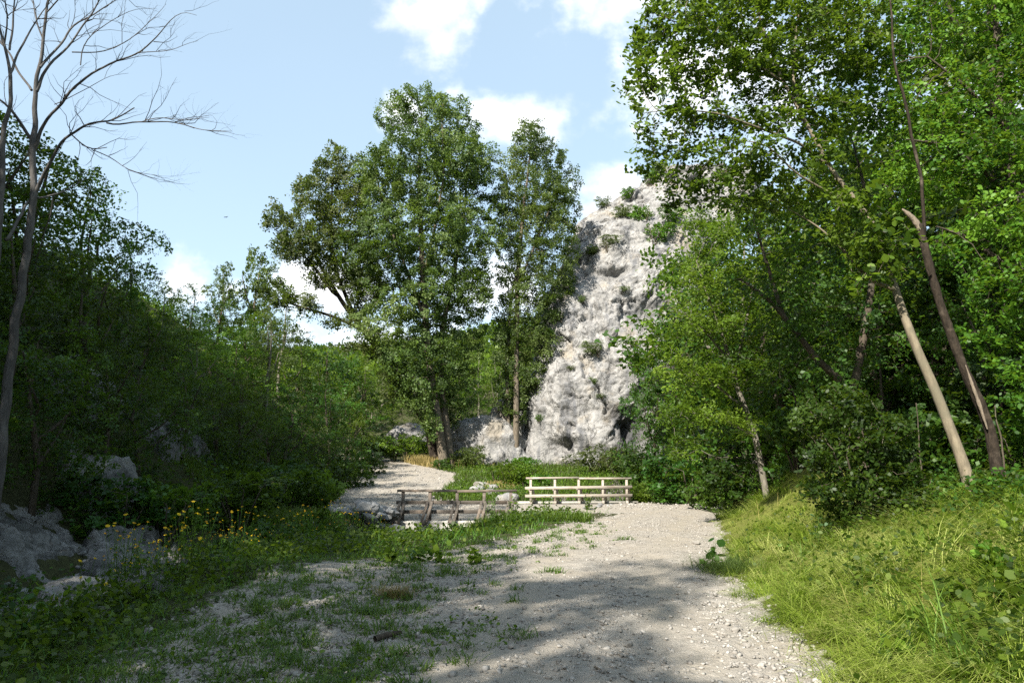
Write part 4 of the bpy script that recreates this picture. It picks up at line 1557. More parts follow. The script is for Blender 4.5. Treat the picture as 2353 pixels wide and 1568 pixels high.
KIND = {}
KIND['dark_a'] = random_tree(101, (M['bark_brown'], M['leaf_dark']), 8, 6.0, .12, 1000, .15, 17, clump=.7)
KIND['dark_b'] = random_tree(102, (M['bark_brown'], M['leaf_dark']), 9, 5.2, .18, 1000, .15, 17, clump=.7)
KIND['mid_a'] = random_tree(103, (M['bark_brown'], M['leaf_mid']), 8, 6.2, .14, 1000, .15, 16, clump=.7, up=.9)
KIND['mid_b'] = random_tree(104, (M['bark_grey'], M['leaf_mid']), 9.5, 5.0, .2, 900, .16, 15, clump=.7, up=.9)
KIND['bright'] = random_tree(105, (M['bark_grey'], M['leaf_bright']), 7, 5.6, .12, 900, .14, 17, clump=.7, up=1.1)
KIND['olive'] = random_tree(106, (M['bark_grey'], M['leaf_olive']), 10, 5.0, .1, 1200, .14, 19, nb=14, clump=.5)
KIND['airy'] = random_tree(107, (M['bark_brown'], M['leaf_mid']), 9, 6.0, .3, 620, .16, 13, clump=.6, up=.9)
KIND['poplarish'] = random_tree(108, (M['bark_poplar'], M['poplar_leaf']), 14, 6.0, .2, 1100, .20, 13, nb=14, clump=.7, up=.3, aspect=.85)
KHT = {'dark_a': 8, 'dark_b': 9, 'mid_a': 8, 'mid_b': 9.5, 'bright': 7, 'olive': 10, 'airy': 9, 'poplarish': 14}


def random_bush(seed, mat, leaf=.10, n_attr=420, per=16):
    rng = np.random.RandomState(seed)
    bb = [((rng.normal() * .45, rng.normal() * .45, .45 + .5 * rng.rand()), (.45 + .25 * rng.rand(), .45 + .25 * rng.rand(), .35 + .2 * rng.rand())) for _ in range(8)]
    st = []
    for k in range(5):
        a = k * 1.257 + rng.rand()
        st.append((np.array([(.04 * math.cos(a), .04 * math.sin(a), -.2), (.2 * math.cos(a), .2 * math.sin(a), .4), (.4 * math.cos(a), .4 * math.sin(a), .9)]), [.03, .02, .008], -1))
    return tree_meshes(st, bb, rng, (M['bark_brown'], mat), n_attr=n_attr, leaf=leaf, per=per, tip=.004, rmin=.006, step=.13, kill=.2, spread=.20, up=.7, clump=.6)


BKIND = {'bdark': random_bush(201, M['leaf_dark']), 'bmid': random_bush(202, M['leaf_mid']), 'bbright': random_bush(203, M['leaf_bright'], .09), 'bolive': random_bush(204, M['leaf_olive'], .085, 380, 18), 'bblue': random_bush(205, M['leaf_blue'])}
crng = random.Random(5)


def copy_tree(kind, loc, label, height=None, wide=1.0, cat='tree', group=None, name=None):
    w, c = KIND[kind]
    s = (height or KHT[kind]) / KHT[kind]
    return put_tree(name or ('poplar_tree' if kind == 'poplarish' else 'broadleaf_tree'), w, c, loc, label, cat, group, crng.random() * 6.28, (s * wide, s * wide, s))


def tree_at(kind, x, ytop, d, label, wide=1.0, hmax=15, group=None, hmin=3):
    top = P(x, ytop, d)
    z = Hs(top[0], d)
    h = min(hmax, max(hmin, (top[2] - z) / 1.0))
    return copy_tree(kind, (top[0], d, z - .1), label, h, wide, group=group)


def bush_at(kind, x, y, d, size, label, squash=1.0, group=None):
    w = P(x, y, d)
    m1, m2 = BKIND[kind]
    return put_tree('bush', m1, m2, (w[0], d, Hs(w[0], d) - .05), label, 'bush', group, crng.random() * 6.28, (size, size, size * squash))


GL = 'trees on the shaded left slope'
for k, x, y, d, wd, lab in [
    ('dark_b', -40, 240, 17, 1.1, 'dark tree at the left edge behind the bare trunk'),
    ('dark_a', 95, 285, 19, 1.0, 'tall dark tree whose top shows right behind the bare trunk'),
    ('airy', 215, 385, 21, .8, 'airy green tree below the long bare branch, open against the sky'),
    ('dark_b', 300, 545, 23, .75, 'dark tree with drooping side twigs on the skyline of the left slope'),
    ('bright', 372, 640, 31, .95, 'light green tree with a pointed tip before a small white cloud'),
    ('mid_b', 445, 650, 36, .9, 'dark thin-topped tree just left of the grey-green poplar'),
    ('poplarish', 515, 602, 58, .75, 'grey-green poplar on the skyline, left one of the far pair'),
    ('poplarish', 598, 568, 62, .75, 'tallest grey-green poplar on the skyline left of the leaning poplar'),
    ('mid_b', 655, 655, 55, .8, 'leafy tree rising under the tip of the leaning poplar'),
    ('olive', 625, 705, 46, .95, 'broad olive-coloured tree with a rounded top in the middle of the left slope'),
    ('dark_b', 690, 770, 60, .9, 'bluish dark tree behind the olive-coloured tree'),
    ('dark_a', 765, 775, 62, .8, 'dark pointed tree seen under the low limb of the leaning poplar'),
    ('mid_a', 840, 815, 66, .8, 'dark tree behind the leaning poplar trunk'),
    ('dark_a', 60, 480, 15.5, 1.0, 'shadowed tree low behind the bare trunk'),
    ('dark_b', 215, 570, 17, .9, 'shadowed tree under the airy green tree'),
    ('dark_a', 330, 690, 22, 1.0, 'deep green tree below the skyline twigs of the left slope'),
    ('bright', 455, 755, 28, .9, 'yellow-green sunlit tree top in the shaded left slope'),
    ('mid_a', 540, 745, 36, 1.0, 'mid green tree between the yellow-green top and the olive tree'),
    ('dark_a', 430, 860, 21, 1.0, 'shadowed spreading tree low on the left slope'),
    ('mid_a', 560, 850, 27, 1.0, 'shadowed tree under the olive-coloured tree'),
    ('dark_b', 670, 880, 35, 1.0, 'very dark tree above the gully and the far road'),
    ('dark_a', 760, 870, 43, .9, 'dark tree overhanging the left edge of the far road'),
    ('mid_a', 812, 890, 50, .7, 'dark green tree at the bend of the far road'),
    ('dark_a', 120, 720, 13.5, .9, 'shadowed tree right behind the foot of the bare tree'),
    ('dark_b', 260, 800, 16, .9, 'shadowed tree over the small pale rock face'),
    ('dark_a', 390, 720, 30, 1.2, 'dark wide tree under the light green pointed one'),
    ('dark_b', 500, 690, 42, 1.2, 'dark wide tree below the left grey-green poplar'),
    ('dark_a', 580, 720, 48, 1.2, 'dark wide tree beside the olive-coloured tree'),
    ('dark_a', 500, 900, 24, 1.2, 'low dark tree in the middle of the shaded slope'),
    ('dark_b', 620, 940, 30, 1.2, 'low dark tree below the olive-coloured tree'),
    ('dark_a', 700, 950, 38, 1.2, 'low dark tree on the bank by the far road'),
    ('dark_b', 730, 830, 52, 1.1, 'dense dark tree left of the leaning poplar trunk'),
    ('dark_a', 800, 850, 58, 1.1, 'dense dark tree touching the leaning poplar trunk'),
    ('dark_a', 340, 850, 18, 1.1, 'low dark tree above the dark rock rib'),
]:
    tree_at(k, x, y, d, lab, wd, group=GL)

GB = 'bushes on the shaded left slope'
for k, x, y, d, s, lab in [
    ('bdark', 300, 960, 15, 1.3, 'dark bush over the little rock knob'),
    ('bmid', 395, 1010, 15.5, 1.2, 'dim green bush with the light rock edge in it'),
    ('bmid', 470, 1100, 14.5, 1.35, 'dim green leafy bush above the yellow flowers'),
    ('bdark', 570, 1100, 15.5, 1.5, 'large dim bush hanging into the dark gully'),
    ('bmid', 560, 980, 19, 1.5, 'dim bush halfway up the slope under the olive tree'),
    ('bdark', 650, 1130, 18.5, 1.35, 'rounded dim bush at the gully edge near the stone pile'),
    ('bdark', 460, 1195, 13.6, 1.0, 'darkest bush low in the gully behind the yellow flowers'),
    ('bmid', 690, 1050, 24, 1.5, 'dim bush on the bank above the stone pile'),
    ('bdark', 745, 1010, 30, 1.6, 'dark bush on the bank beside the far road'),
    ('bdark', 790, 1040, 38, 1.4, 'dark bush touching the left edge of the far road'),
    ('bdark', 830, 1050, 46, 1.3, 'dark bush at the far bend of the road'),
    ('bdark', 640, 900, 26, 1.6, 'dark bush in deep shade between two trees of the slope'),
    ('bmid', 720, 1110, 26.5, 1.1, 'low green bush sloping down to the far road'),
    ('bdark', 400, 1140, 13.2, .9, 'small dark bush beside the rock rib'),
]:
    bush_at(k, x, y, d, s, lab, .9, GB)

# ---- sunlit trees and bushes between the poplars and the hill
GM = 'trees behind the poplars'
for k, x, y, d, wd, lab in [
    ('bright', 880, 845, 74, .9, 'sunlit tree in the gap left of the poplar trunks'),
    ('mid_a', 925, 800, 84, .9, 'green tree higher up behind the poplar trunks'),
    ('bright', 905, 915, 68, .9, 'bright rounded tree above the dry grass'),
    ('mid_b', 855, 870, 80, .8, 'green tree at the end of the far road'),
    ('mid_a', 1060, 830, 80, .9, 'green tree over the low rock face'),
    ('bright', 1100, 790, 78, .9, 'light tree below the far hill between the poplars'),
    ('mid_b', 1140, 800, 76, .8, 'green tree left of the two-stemmed poplar'),
    ('bright', 1085, 880, 70, .8, 'sunlit tree growing on top of the low rock face'),
    ('mid_a', 1000, 850, 82, .9, 'green tree hidden behind the tallest poplar'),
    ('olive', 1245, 700, 66, .55, 'olive tree on the left shoulder of the cliff'),
    ('mid_b', 1290, 640, 68, .55, 'small tree on the cliff edge behind the slim poplar'),
    ('bright', 1330, 505, 69, .5, 'light tree at the skyline of the cliff by the poplar crown'),
    ('mid_a', 960, 930, 70, .7, 'low green tree behind the small white rock'),
]:
    tree_at(k, x, y, d, lab, wd, hmax=13, group=GM)
GV = 'bushes in the valley floor'
for k, x, y, d, s, lab in [
    ('bblue', 855, 1055, 57, 1.7, 'bluish bush at the end of the far road'),
    ('bmid', 905, 1050, 58, 2.0, 'green bush behind the dry grass'),
    ('bbright', 945, 1050, 59, 2.2, 'bright upright bush behind the dry grass'),
    ('bmid', 985, 1060, 58, 1.5, 'small green bush just left of the poplar trunks'),
    ('bolive', 1085, 1060, 54, 1.6, 'olive bush between the poplar trunks and the low rock face'),
    ('bmid', 1120, 1060, 57, 1.4, 'green bush at the foot of the low rock face'),
    ('bbright', 1075, 960, 62, 1.7, 'sunlit bush clinging to the low rock face'),
    ('bolive', 1110, 930, 61, 1.5, 'olive bush hanging on the low rock face'),
    ('bdark', 1010, 1082, 51.5, .8, 'small dark bush at the foot of the tallest poplar'),
    ('bdark', 1180, 1078, 46.5, .9, 'dark bush at the foot of the two-stemmed poplar'),
    ('bolive', 1365, 1070, 47, 1.9, 'grey willow bush at the foot of the cliff'),
    ('bolive', 1410, 1075, 46, 1.6, 'smaller grey willow bush right of the first one'),
    ('bdark', 1465, 1070, 44, 1.9, 'dark bush at the right foot of the cliff'),
    ('bdark', 1520, 1060, 36, 1.9, 'dark bush behind the sunlit shrubs by the railing'),
    ('bdark', 1580, 1040, 30, 1.9, 'dark bush in the shade of the feathery tree'),
    ('bmid', 1140, 1105, 40, 1.2, 'low green shrub beside the pale boulder'),
    ('bbright', 1170, 1115, 38, 1.3, 'yellow-green shrub behind the dark railing'),
    ('bbright', 1210, 1120, 37, 1.3, 'yellow-green shrub left of the pale railing'),
    ('bmid', 1215, 1085, 43, 1.4, 'green shrub in front of the smooth rock slab'),
    ('bmid', 1255, 1120, 35, .9, 'green shrub seen through the left half of the pale railing'),
    ('bbright', 1455, 1140, 31.0, .75, 'leafy sunlit shrub at the right end of the pale railing'),
    ('bmid', 1490, 1130, 32, .9, 'green shrub right of the railing end'),
    ('bbright', 1530, 1130, 32.5, .8, 'sunlit shrub along the back edge of the road'),
    ('bmid', 1580, 1125, 32.5, .9, 'broad green shrub along the back edge of the road'),
    ('bbright', 1640, 1120, 31.5, 1.0, 'sunlit shrub at the far right end of the road edge'),
    ('bmid', 1700, 1105, 26, .9, 'green shrub beneath the crooked trunk'),
    ('bbright', 1600, 1085, 34, 1.1, 'sunlit shrub under the feathery tree'),
]:
    bush_at(k, x, y, d, s, lab, .85, GV)

# ---- wooded bank on the right
for k, x, y, d, wd, lab in [
    ('mid_a', 1530, 360, 62, .8, 'tree on the cliff top under the hanging leaves'),
    ('dark_a', 1620, 350, 50, .9, 'dark tree behind the overhanging crown, above the cliff'),
    ('mid_b', 1720, 380, 44, 1.0, 'green tree on the slope above the feathery tree'),
    ('mid_a', 1830, 330, 38, 1.0, 'green tree high on the right slope'),
    ('dark_b', 1940, 250, 32, 1.0, 'dark tree on the right slope behind the pale limb'),
    ('mid_a', 2050, 120, 27, 1.0, 'leafy tree on the right slope behind the thin dark stem'),
    ('mid_b', 2180, 30, 23, 1.0, 'tall leafy tree behind the broken trunk'),
    ('mid_b', 1900, 80, 26, 1.0, 'leafy tree closing the sky behind the overhanging crown'),
    ('mid_a', 2280, -160, 17, 1.0, 'tall leafy tree closing the sky behind the right edge tree'),
    ('dark_a', 2330, -60, 19, 1.0, 'dark leafy tree at the upper right corner'),
    ('mid_a', 2100, 450, 20, 1.0, 'shaded tree between the pale trunk and the broken trunk'),
    ('dark_b', 2250, 420, 16.5, .9, 'shaded tree close behind the broken trunk'),
    ('dark_a', 2000, 600, 21, 1.0, 'shaded tree deep in the wood behind the big bush'),
    ('dark_a', 1870, 620, 24, 1.0, 'shaded tree behind the crooked trunk'),
    ('bright', 1700, 490, 30, .8, 'sunlit tree between the cliff and the wood'),
    ('dark_b', 1590, 640, 40, .9, 'dark tree at the right side of the cliff'),
    ('dark_a', 1500, 830, 44, .7, 'dark tree at the shaded right corner of the cliff'),
    ('dark_b', 1760, 700, 27, 1.0, 'dark tree filling the wood behind the feathery tree'),
    ('dark_a', 1760, 430, 33, 1.2, 'dark dense tree behind the pale limbs'),
    ('dark_b', 1880, 420, 28, 1.2, 'dark dense tree behind the fork of the pale trunk'),
    ('dark_a', 2020, 380, 25, 1.2, 'dark dense tree left of the thin dark stem'),
    ('dark_b', 2140, 260, 21, 1.2, 'dark dense tree right of the thin dark stem'),
    ('dark_a', 2300, 250, 18, 1.2, 'dark dense tree behind the right edge foliage'),
    ('dark_b', 1660, 560, 36, 1.1, 'dark dense tree behind the top of the feathery tree'),
    ('dark_a', 1800, 560, 24, 1.2, 'dark dense tree in the middle of the wood'),
    ('dark_a', 2220, 640, 15.5, 1.0, 'dark dense tree behind the lower broken trunk'),
    ('dark_a', 2420, 500, 15, .9, 'shaded tree beyond the right edge tree'),
]:
    tree_at(k, x, y, d, lab, wd, hmax=14, group=T_R)
for k, x, y, d, s, lab in [
    ('bdark', 1830, 1000, 17, 1.3, 'dark bush behind the grassy mound'),
    ('bdark', 1900, 960, 19, 1.5, 'dark bush in the shade behind the big glossy bush'),
    ('bdark', 2110, 990, 14.5, 1.3, 'dark bush between the big glossy bush and the pale trunk'),
    ('bdark', 2190, 960, 13.5, 1.2, 'dark bush between the pale trunk and the broken trunk'),
    ('bmid', 2330, 990, 11.8, .8, 'green bush right of the foot of the broken trunk'),
    ('bmid', 2165, 1110, 11.2, .45, 'small light-leaved shrub in front of the pale trunk'),
    ('bmid', 2290, 1075, 10.2, .45, 'small shrub at the foot of the pale trunk'),
    ('bmid', 1760, 1010, 22, 1.4, 'green bush behind the crooked trunk'),
    ('bdark', 1690, 1030, 26, 1.5, 'dark bush left of the crooked trunk'),
    ('bdark', 2040, 900, 18, 1.6, 'dark bush in the wood above the big glossy bush'),
    ('bdark', 2290, 880, 14, 1.4, 'dark bush behind the bare patch of the broken trunk'),
]:
    bush_at(k, x, y, d, s, lab, 1.0, 'bushes in the right wood')

# ---- tufts and small bushes rooted on the cliff
def cliff_point(x, y):
    """the point of the cliff mesh seen nearest to (x, y)"""
    Q = CLIFF.reshape(-1, 3)
    k = Q[:, 1] < 66
    Q = Q[k]
    c, s = math.cos(PITCH), math.sin(PITCH)
    f = Q[:, 1] * c + (Q[:, 2] - CAM_Z) * s
    up = -Q[:, 1] * s + (Q[:, 2] - CAM_Z) * c
    px = 1176 + FPX * Q[:, 0] / f
    py = 784 - FPX * up / f
    d = (px - x) ** 2 + (py - y) ** 2 + Q[:, 1] * .5
    return Q[d.argmin()]


for k, x, y, s, lab in [
    ('bolive', 1395, 560, 1.2, 'olive bush on the left shoulder of the cliff'), ('bolive', 1370, 575, .8, 'small olive bush at the left cliff edge'), ('bmid', 1505, 545, 1.7, 'large green bush hanging on the upper cliff'),
    ('bmid', 1480, 500, 1.5, 'green bush on the cliff just below the top'), ('bolive', 1440, 495, 1.1, 'olive bush near the cliff top'), ('bmid', 1435, 455, 1.0, 'dark green bush on the skyline of the cliff'),
    ('bolive', 1395, 470, .9, 'thin bush sticking up from the cliff skyline'), ('bmid', 1540, 505, 1.4, 'green bush on the cliff right of the large one'), ('bolive', 1375, 800, 1.0, 'olive bush on the ledge in the middle of the cliff'),
    ('bolive', 1460, 830, 1.2, 'thin bush at the right side of the cliff face'), ('bolive', 1360, 875, .45, 'small tuft on the lower cliff face'), ('bmid', 1240, 960, .5, 'small tuft near the left foot of the cliff'),
    ('bolive', 1340, 690, .5, 'small tuft beside the round cliff block'), ('bolive', 1290, 730, .6, 'tuft on the left edge of the cliff'), ('bmid', 1262, 770, .8, 'green bush on the left edge of the cliff below the poplar crown'),
    ('bolive', 1385, 910, .35, 'tiny tuft on the pale lower cliff'), ('bolive', 1430, 665, .4, 'tiny tuft high on the cliff face'), ('bmid', 1235, 880, .7, 'bush at the cliff edge beside the two-stemmed poplar'),
    ('bmid', 1490, 415, 1.4, 'bush at the top of the cliff beneath the hanging leaves'), ('bolive', 1450, 790, .4, 'tiny tuft above the thin bush'), ('bolive', 1310, 845, .35, 'tiny tuft on the left part of the cliff face'),
]:
    q = cliff_point(x, y)
    m1, m2 = BKIND[k]
    put_tree('cliff_bush', m1, m2, (q[0] - .1 * s, q[1] - .35 * s, q[2] - .55 * s), lab, 'bush', 'bushes on the cliff', crng.random() * 6.28, (s, s, s))

# ------------------------------------------------------------------ ground cover
def area_points(n, x0, x1, y0, y1, rng, dens=None, falloff=True):
    """random ground points, thinner with distance; dens(x, y) gives a keep probability"""
    if falloff:
        y = 1 / (1 / y0 + rng.rand(n) * (1 / y1 - 1 / y0))
    else:
        y = y0 + rng.rand(n) * (y1 - y0)
    x = x0 + rng.rand(n) * (x1 - x0)
    if dens is not None:
        k = rng.rand(n) < dens(x, y)
        x, y = x[k], y[k]
    # keep what the picture can see, with a margin
    k = (np.abs(x) < y * .80 + 1.2)
    return x[k], y[k]


def blades(name, x, y, h, w, mat, rng, lean=.5, droop=.7, wind=(0, 0), var=None, sink=.03, zfun=None):
    n = len(x)
    z = H(x, y) - sink if zfun is None else zfun
    root = np.stack([x, y, z], 1)
    a = rng.rand(n) * 2 * math.pi
    dr = np.stack([np.cos(a) + wind[0], np.sin(a) + wind[1], np.zeros(n)], 1)
    dr /= np.linalg.norm(dr, axis=1)[:, None] + 1e-9
    side = np.stack([-dr[:, 1], dr[:, 0], np.zeros(n)], 1)
    # random roll so that the blades do not all show their flat side the same way
    ln = lean * (.3 + 1.2 * rng.rand(n))
    dp = droop * (.3 + 1.2 * rng.rand(n))
    vs = []
    for t, wf in ((0, .7), (.35, 1.0), (.7, .72), (1.0, .08)):
        out = (ln * t + dp * t * t) * h * .62
        up = h * (t - .55 * dp * t * t * t * .8)
        c = root + dr * out[:, None] + np.array((0, 0, 1.0)) * up[:, None]
        vs += [c - side * (w * wf / 2)[:, None], c + side * (w * wf / 2)[:, None]]
    V = np.stack(vs, 1).reshape(-1, 3)
    b = np.arange(n)[:, None] * 8
    F = np.concatenate([b + np.array((0, 1, 3, 2)), b + np.array((2, 3, 5, 4)), b + np.array((4, 5, 7, 6))])
    va = np.repeat(rng.rand(n) if var is None else np.clip(var + .35 * (rng.rand(n) - .5), 0, 1), 8)
    me = make_mesh(name, V, [F], mat, va)
    return tag(obj(name, me), kind='stuff')


rg = np.random.RandomState(77)


def sm(v, a, b):
    t = np.clip((v - a) / (b - a), 0, 1)
    return t * t * (3 - 2 * t)


def right_dens(x, y):
    t = x - XR(y)
    return sm(t + .25 * n2(x, y, 1.2, 2, 2), -.35, .35) * (1 - .9 * sm(t, 5.5, 9)) * (.65 + .5 * n2(x, y, .8, 4, 2))


def clumps(name, n, per, rad, box, dens, mat, hfun, w0, wind, lean, droop, varfun):
    """grass in clumps: the blades of one clump share height, bend and tint"""
    cx, cy = area_points(n, *box, rg, dens)
    m = len(cx)
    k = np.maximum(4, rg.poisson(per, m))
    ix = np.repeat(np.arange(m), k)
    rr_ = rad * (.5 + rg.rand(m))
    x = cx[ix] + rg.normal(size=len(ix)) * rr_[ix] * .6
    y = cy[ix] + rg.normal(size=len(ix)) * rr_[ix] * .6
    ang = rg.normal(size=m) * 1.1
    ca, sa = np.cos(ang), np.sin(ang)
    wx, wy = wind[0] * ca - wind[1] * sa, wind[0] * sa + wind[1] * ca
    h = (hfun(cx, cy) * (.5 + .6 * rg.rand(m) + 1.0 * (rg.rand(m) < .07)))[ix] * (.6 + .5 * rg.rand(len(ix)))
    var = np.clip(varfun(cx, cy) + .30 * rg.normal(size=m), 0, 1)[ix]
    wd = w0 * (.7 + .6 * rg.rand(len(ix))) + y * .00022
    return blades(name, x, y, h, wd, mat, rg, lean, droop, (wx[ix], wy[ix]), var=var)


hb = lambda x, y: (.33 + .20 * n2(x, y, .75, 8, 3)) * (.40 + .60 * sm(x - XR(y), -.3, .8))
clumps('bank_grass', 9500, 38, .12, (1.2, 14, 3.0, 27), right_dens, M['grass_yellow'], hb, .0046, (-.9, -.7), .95, 1.2, lambda x, y: .55 + .5 * n2(x, y, .5, 8, 3))
clumps('bank_grass', 4200, 20, .11, (1.6, 14, 3.0, 24), lambda x, y: right_dens(x, y) * sm(x - XR(y), .3, 1.6) * (.35 + .9 * n2(x, y, .6, 14, 2)), M['grass_green'], lambda x, y: hb(x, y) * 1.1, .007, (-.7, -.5), .5, .9, lambda x, y: .5 + 0 * x)
x, y = area_points(700, 1.6, 12, 3.0, 22, rg, lambda x, y: right_dens(x, y) * sm(x - XR(y), .2, 1.0))
blades('bank_grass', x, y, .45 + .25 * rg.rand(len(x)), .0025 + y * .00025, M['grass_dry'], rg, .35, .5, (-.6, -.4))


def left_edge(y):
    return np.interp(y, [0, 5, 7, 9, 11.8, 14.8, 22, 26], [-2.3, -2.2, -2.3, -2.2, -1.3, .4, 3.0, 4.3])


def left_dens(x, y):
    """green weedy strip between the gravel and the gully"""
    return sm(left_edge(y) - x + .9 * n2(x, y, .9, 31, 3), .1, 2.0) * (((y < 22.1) & (x > -5.6)) | ((x > .5) & (road_in(x, y) < .1) & (y < 26.5)))


x, y = area_points(90000, -5.5, 4.5, 3.0, 26.5, rg, lambda x, y: left_dens(x, y) * (.5 + .8 * n2(x, y, .9, 21, 3)))
blades('verge_grass', x, y, (.10 + .20 * rg.rand(len(x))) * (.5 + .8 * sm(left_edge(y) - x, .5, 2.4)), .007 + .004 * rg.rand(len(x)) + y * .0004, M['grass_green'], rg, .5, .8)
x, y = area_points(5200, -4.6, 4.2, 12, 26.4, rg, lambda x, y: left_dens(x, y) * sm(left_edge(y) - x, .0, .9) * (.4 + .9 * n2(x, y, .8, 61, 2)) * (x > -2.6))
blades('verge_grass', x, y, (.20 + .32 * rg.rand(len(x)) ** 1.5) * np.where((x < .3) & (y > 16), .45, 1), .009 + y * .0003, M['grass_green'], rg, .45, .6)
# scattered tufts in the stony verge
tx, ty = area_points(2600, -4.5, 2.5, 3.2, 20, rg, lambda x, y: sm(left_edge(y) + 2.5 - x + 1.2 * n2(x, y, .8, 41, 3), 0, 2.0))
k = 26
x = np.repeat(tx, k) + rg.normal(size=len(tx) * k) * .05
y = np.repeat(ty, k) + rg.normal(size=len(tx) * k) * .05
blades('verge_tufts', x, y, np.repeat(.05 + .10 * rg.rand(len(tx)), k), .006 + .004 * rg.rand(len(x)) + y * .0003, M['grass_green'], rg, .9, .7)
# the rest of the open ground near the bridge and the far road
x, y = area_points(120000, -12, 14, 20, 56, rg, lambda x, y: (road_in(x, y) < -.25 + .5 * n2(x, y, .8, 3, 2)) * (x > XL(y) - 3) * (x < XR(y) + 2) * (.75 + .4 * n2(x, y, .5, 3, 2)) * ~((y > 22.1) & (y < 30.6) & (x > -4.2) & (x < 5.6)))
blades('valley_grass', x, y, .16 + .30 * rg.rand(len(x)), .012 + y * .0006, M['grass_green'], rg, .4, .7, var=.65 + .3 * n2(x, y, .4, 6, 2))
# dry straw-coloured strip at the end of the far road
x = -7.4 + rg.normal(size=9000) * 2.0
y = 55.3 + rg.normal(size=9000) * .9
kk = (road_in(x, y) < .1)
x, y = x[kk], y[kk]
blades('dry_grass', x, y, .25 + .75 * rg.rand(len(x)) ** 1.5, .025 + .02 * rg.rand(len(x)), M['grass_dry'], rg, .25, .35)
x = -1.8 + rg.rand(1600) * 2.2
y = 36.5 + rg.rand(1600) * 3
blades('dry_grass', x, y, .2 + .25 * rg.rand(len(x)), .02 + .01 * rg.rand(len(x)), M['grass_dry'], rg, .3, .4)


# broad-leaved weeds: ground cover leaves
def leaf_cover(name, x, y, hgt, size, mat, rng, shape='kite', per=6, spread=.12, up=.9, aspect=.7, kind='stuff'):
    z = H(x, y)
    base = np.repeat(np.stack([x, y, z], 1), per, 0)
    hh = np.repeat(hgt, per)
    off = rng.normal(size=base.shape) * spread
    off[:, 2] = hh * (.15 + .85 * rng.rand(len(base)))
    v, f, va = leaf_geo(base + off, size, rng, up, shape, aspect)
    me = make_mesh(name, v, [f], mat, va)
    return tag(obj(name, me), kind=kind)


x, y = area_points(13000, -5.6, 4.4, 4, 26.3, rg, lambda x, y: left_dens(x, y) * sm(left_edge(y) - x, .6, 2.0))
leaf_cover('verge_weeds', x, y, (.12 + .25 * rg.rand(len(x)) + .008 * np.maximum(0, y - 14)) * np.where((x < .2) & (y > 17), .45, 1), np.repeat(.045 + .0025 * y, 7), M['leaf_mid'], rg, 'hex', 7, .10)
x, y = area_points(9500, 2.2, 16, 4, 30, rg, lambda x, y: sm(x - XR(y), .2, 1.5) * (n2(x, y, .6, 51, 3) > -.1) * .9)
leaf_cover('bank_weeds', x, y, .18 + .34 * rg.rand(len(x)), .055, M['leaf_mid'], rg, 'hex', 7, .12)
x, y = area_points(9000, -14, 18, 24, 56, rg, lambda x, y: (road_in(x, y) < -.7) * ~((y > 22.1) & (y < 30.6) & (x > -4.4) & (x < 5.8)) * (.5 + .8 * n2(x, y, .4, 6, 2)))
leaf_cover('valley_weeds', x, y, .2 + .4 * rg.rand(len(x)), .11, M['leaf_mid'], rg, 'kite', 8, .22)
x, y = area_points(5000, -4.5, 2.5, 3.2, 18, rg, lambda x, y: sm(left_edge(y) + 2.2 - x + 1.2 * n2(x, y, 1.1, 47, 3), 0, 1.8) * .32)
leaf_cover('verge_weeds', x, y, .03 + .07 * rg.rand(len(x)), .04, M['leaf_mid'], rg, 'hex', 8, .05, 1.2)
# undergrowth that carpets the wooded slopes
def slope_pts(n, side):  # n samples
    x, y = (area_points(n, -50, -5.5, 6, 62, rg) if side < 0 else area_points(n, 5, 60, 9, 70, rg))
    t = (XL(y) - x) if side < 0 else (x - XR(y) - 3.0)
    k = (t > .2) & (rg.rand(len(x)) < .85) & off_rock(x, y)
    return x[k], y[k]


x, y = slope_pts(40000, -1)
leaf_cover('undergrowth', x, y, .15 + .012 * y + .3 * rg.rand(len(x)), np.repeat(.045 + .0035 * y, 9), M['leaf_dark'], rg, 'kite', 9, .24)
x, y = slope_pts(32000, 1)
leaf_cover('undergrowth', x, y, .15 + .012 * y + .3 * rg.rand(len(x)), np.repeat(.045 + .0035 * y, 9), M['leaf_dark'], rg, 'kite', 9, .24)


# ------------------------------------------------------------------ stones
def ico(sub):
    bm = bmesh.new()
    bmesh.ops.create_icosphere(bm, subdivisions=sub, radius=1.0)
    v = np.array([q.co[:] for q in bm.verts])
    f = np.array([[q.index for q in p.verts] for p in bm.faces])
    bm.free()
    return v, f


def stones(name, x, y, size, mat, rng, flat=.6, sub=1, bury=.25):
    bv, f = ico(sub)
    nv = 10
    var = []
    for k in range(nv):
        q = np.sign(bv) * np.abs(bv) ** .8
        q = q * (1 + .28 * rng.normal(size=(len(bv), 1)))
        var.append(q * np.array((1, .6 + .35 * rng.rand(), flat * (.6 + .6 * rng.rand()))))
    var = np.array(var)
    n = len(x)
    V = var[rng.randint(nv, size=n)] * size[:, None, None]
    a = rng.rand(n) * 6.28
    tl = rng.normal(size=n) * .3
    c, s = np.cos(tl)[:, None], np.sin(tl)[:, None]
    X, Z = V[..., 0] * c - V[..., 2] * s, V[..., 0] * s + V[..., 2] * c
    Y = V[..., 1]
    c, s = np.cos(a)[:, None], np.sin(a)[:, None]
    X, Y = X * c - Y * s, X * s + Y * c
    z = H(x, y) + size * flat * (.5 - bury)
    V = np.stack([X + x[:, None], Y + y[:, None], Z + z[:, None]], -1).reshape(-1, 3)
    F = (f[None] + (np.arange(n) * len(bv))[:, None, None]).reshape(-1, 3)
    me = make_mesh(name, V, [F], mat, np.repeat(rng.rand(n), len(bv)))
    return tag(obj(name, me), kind='stuff')


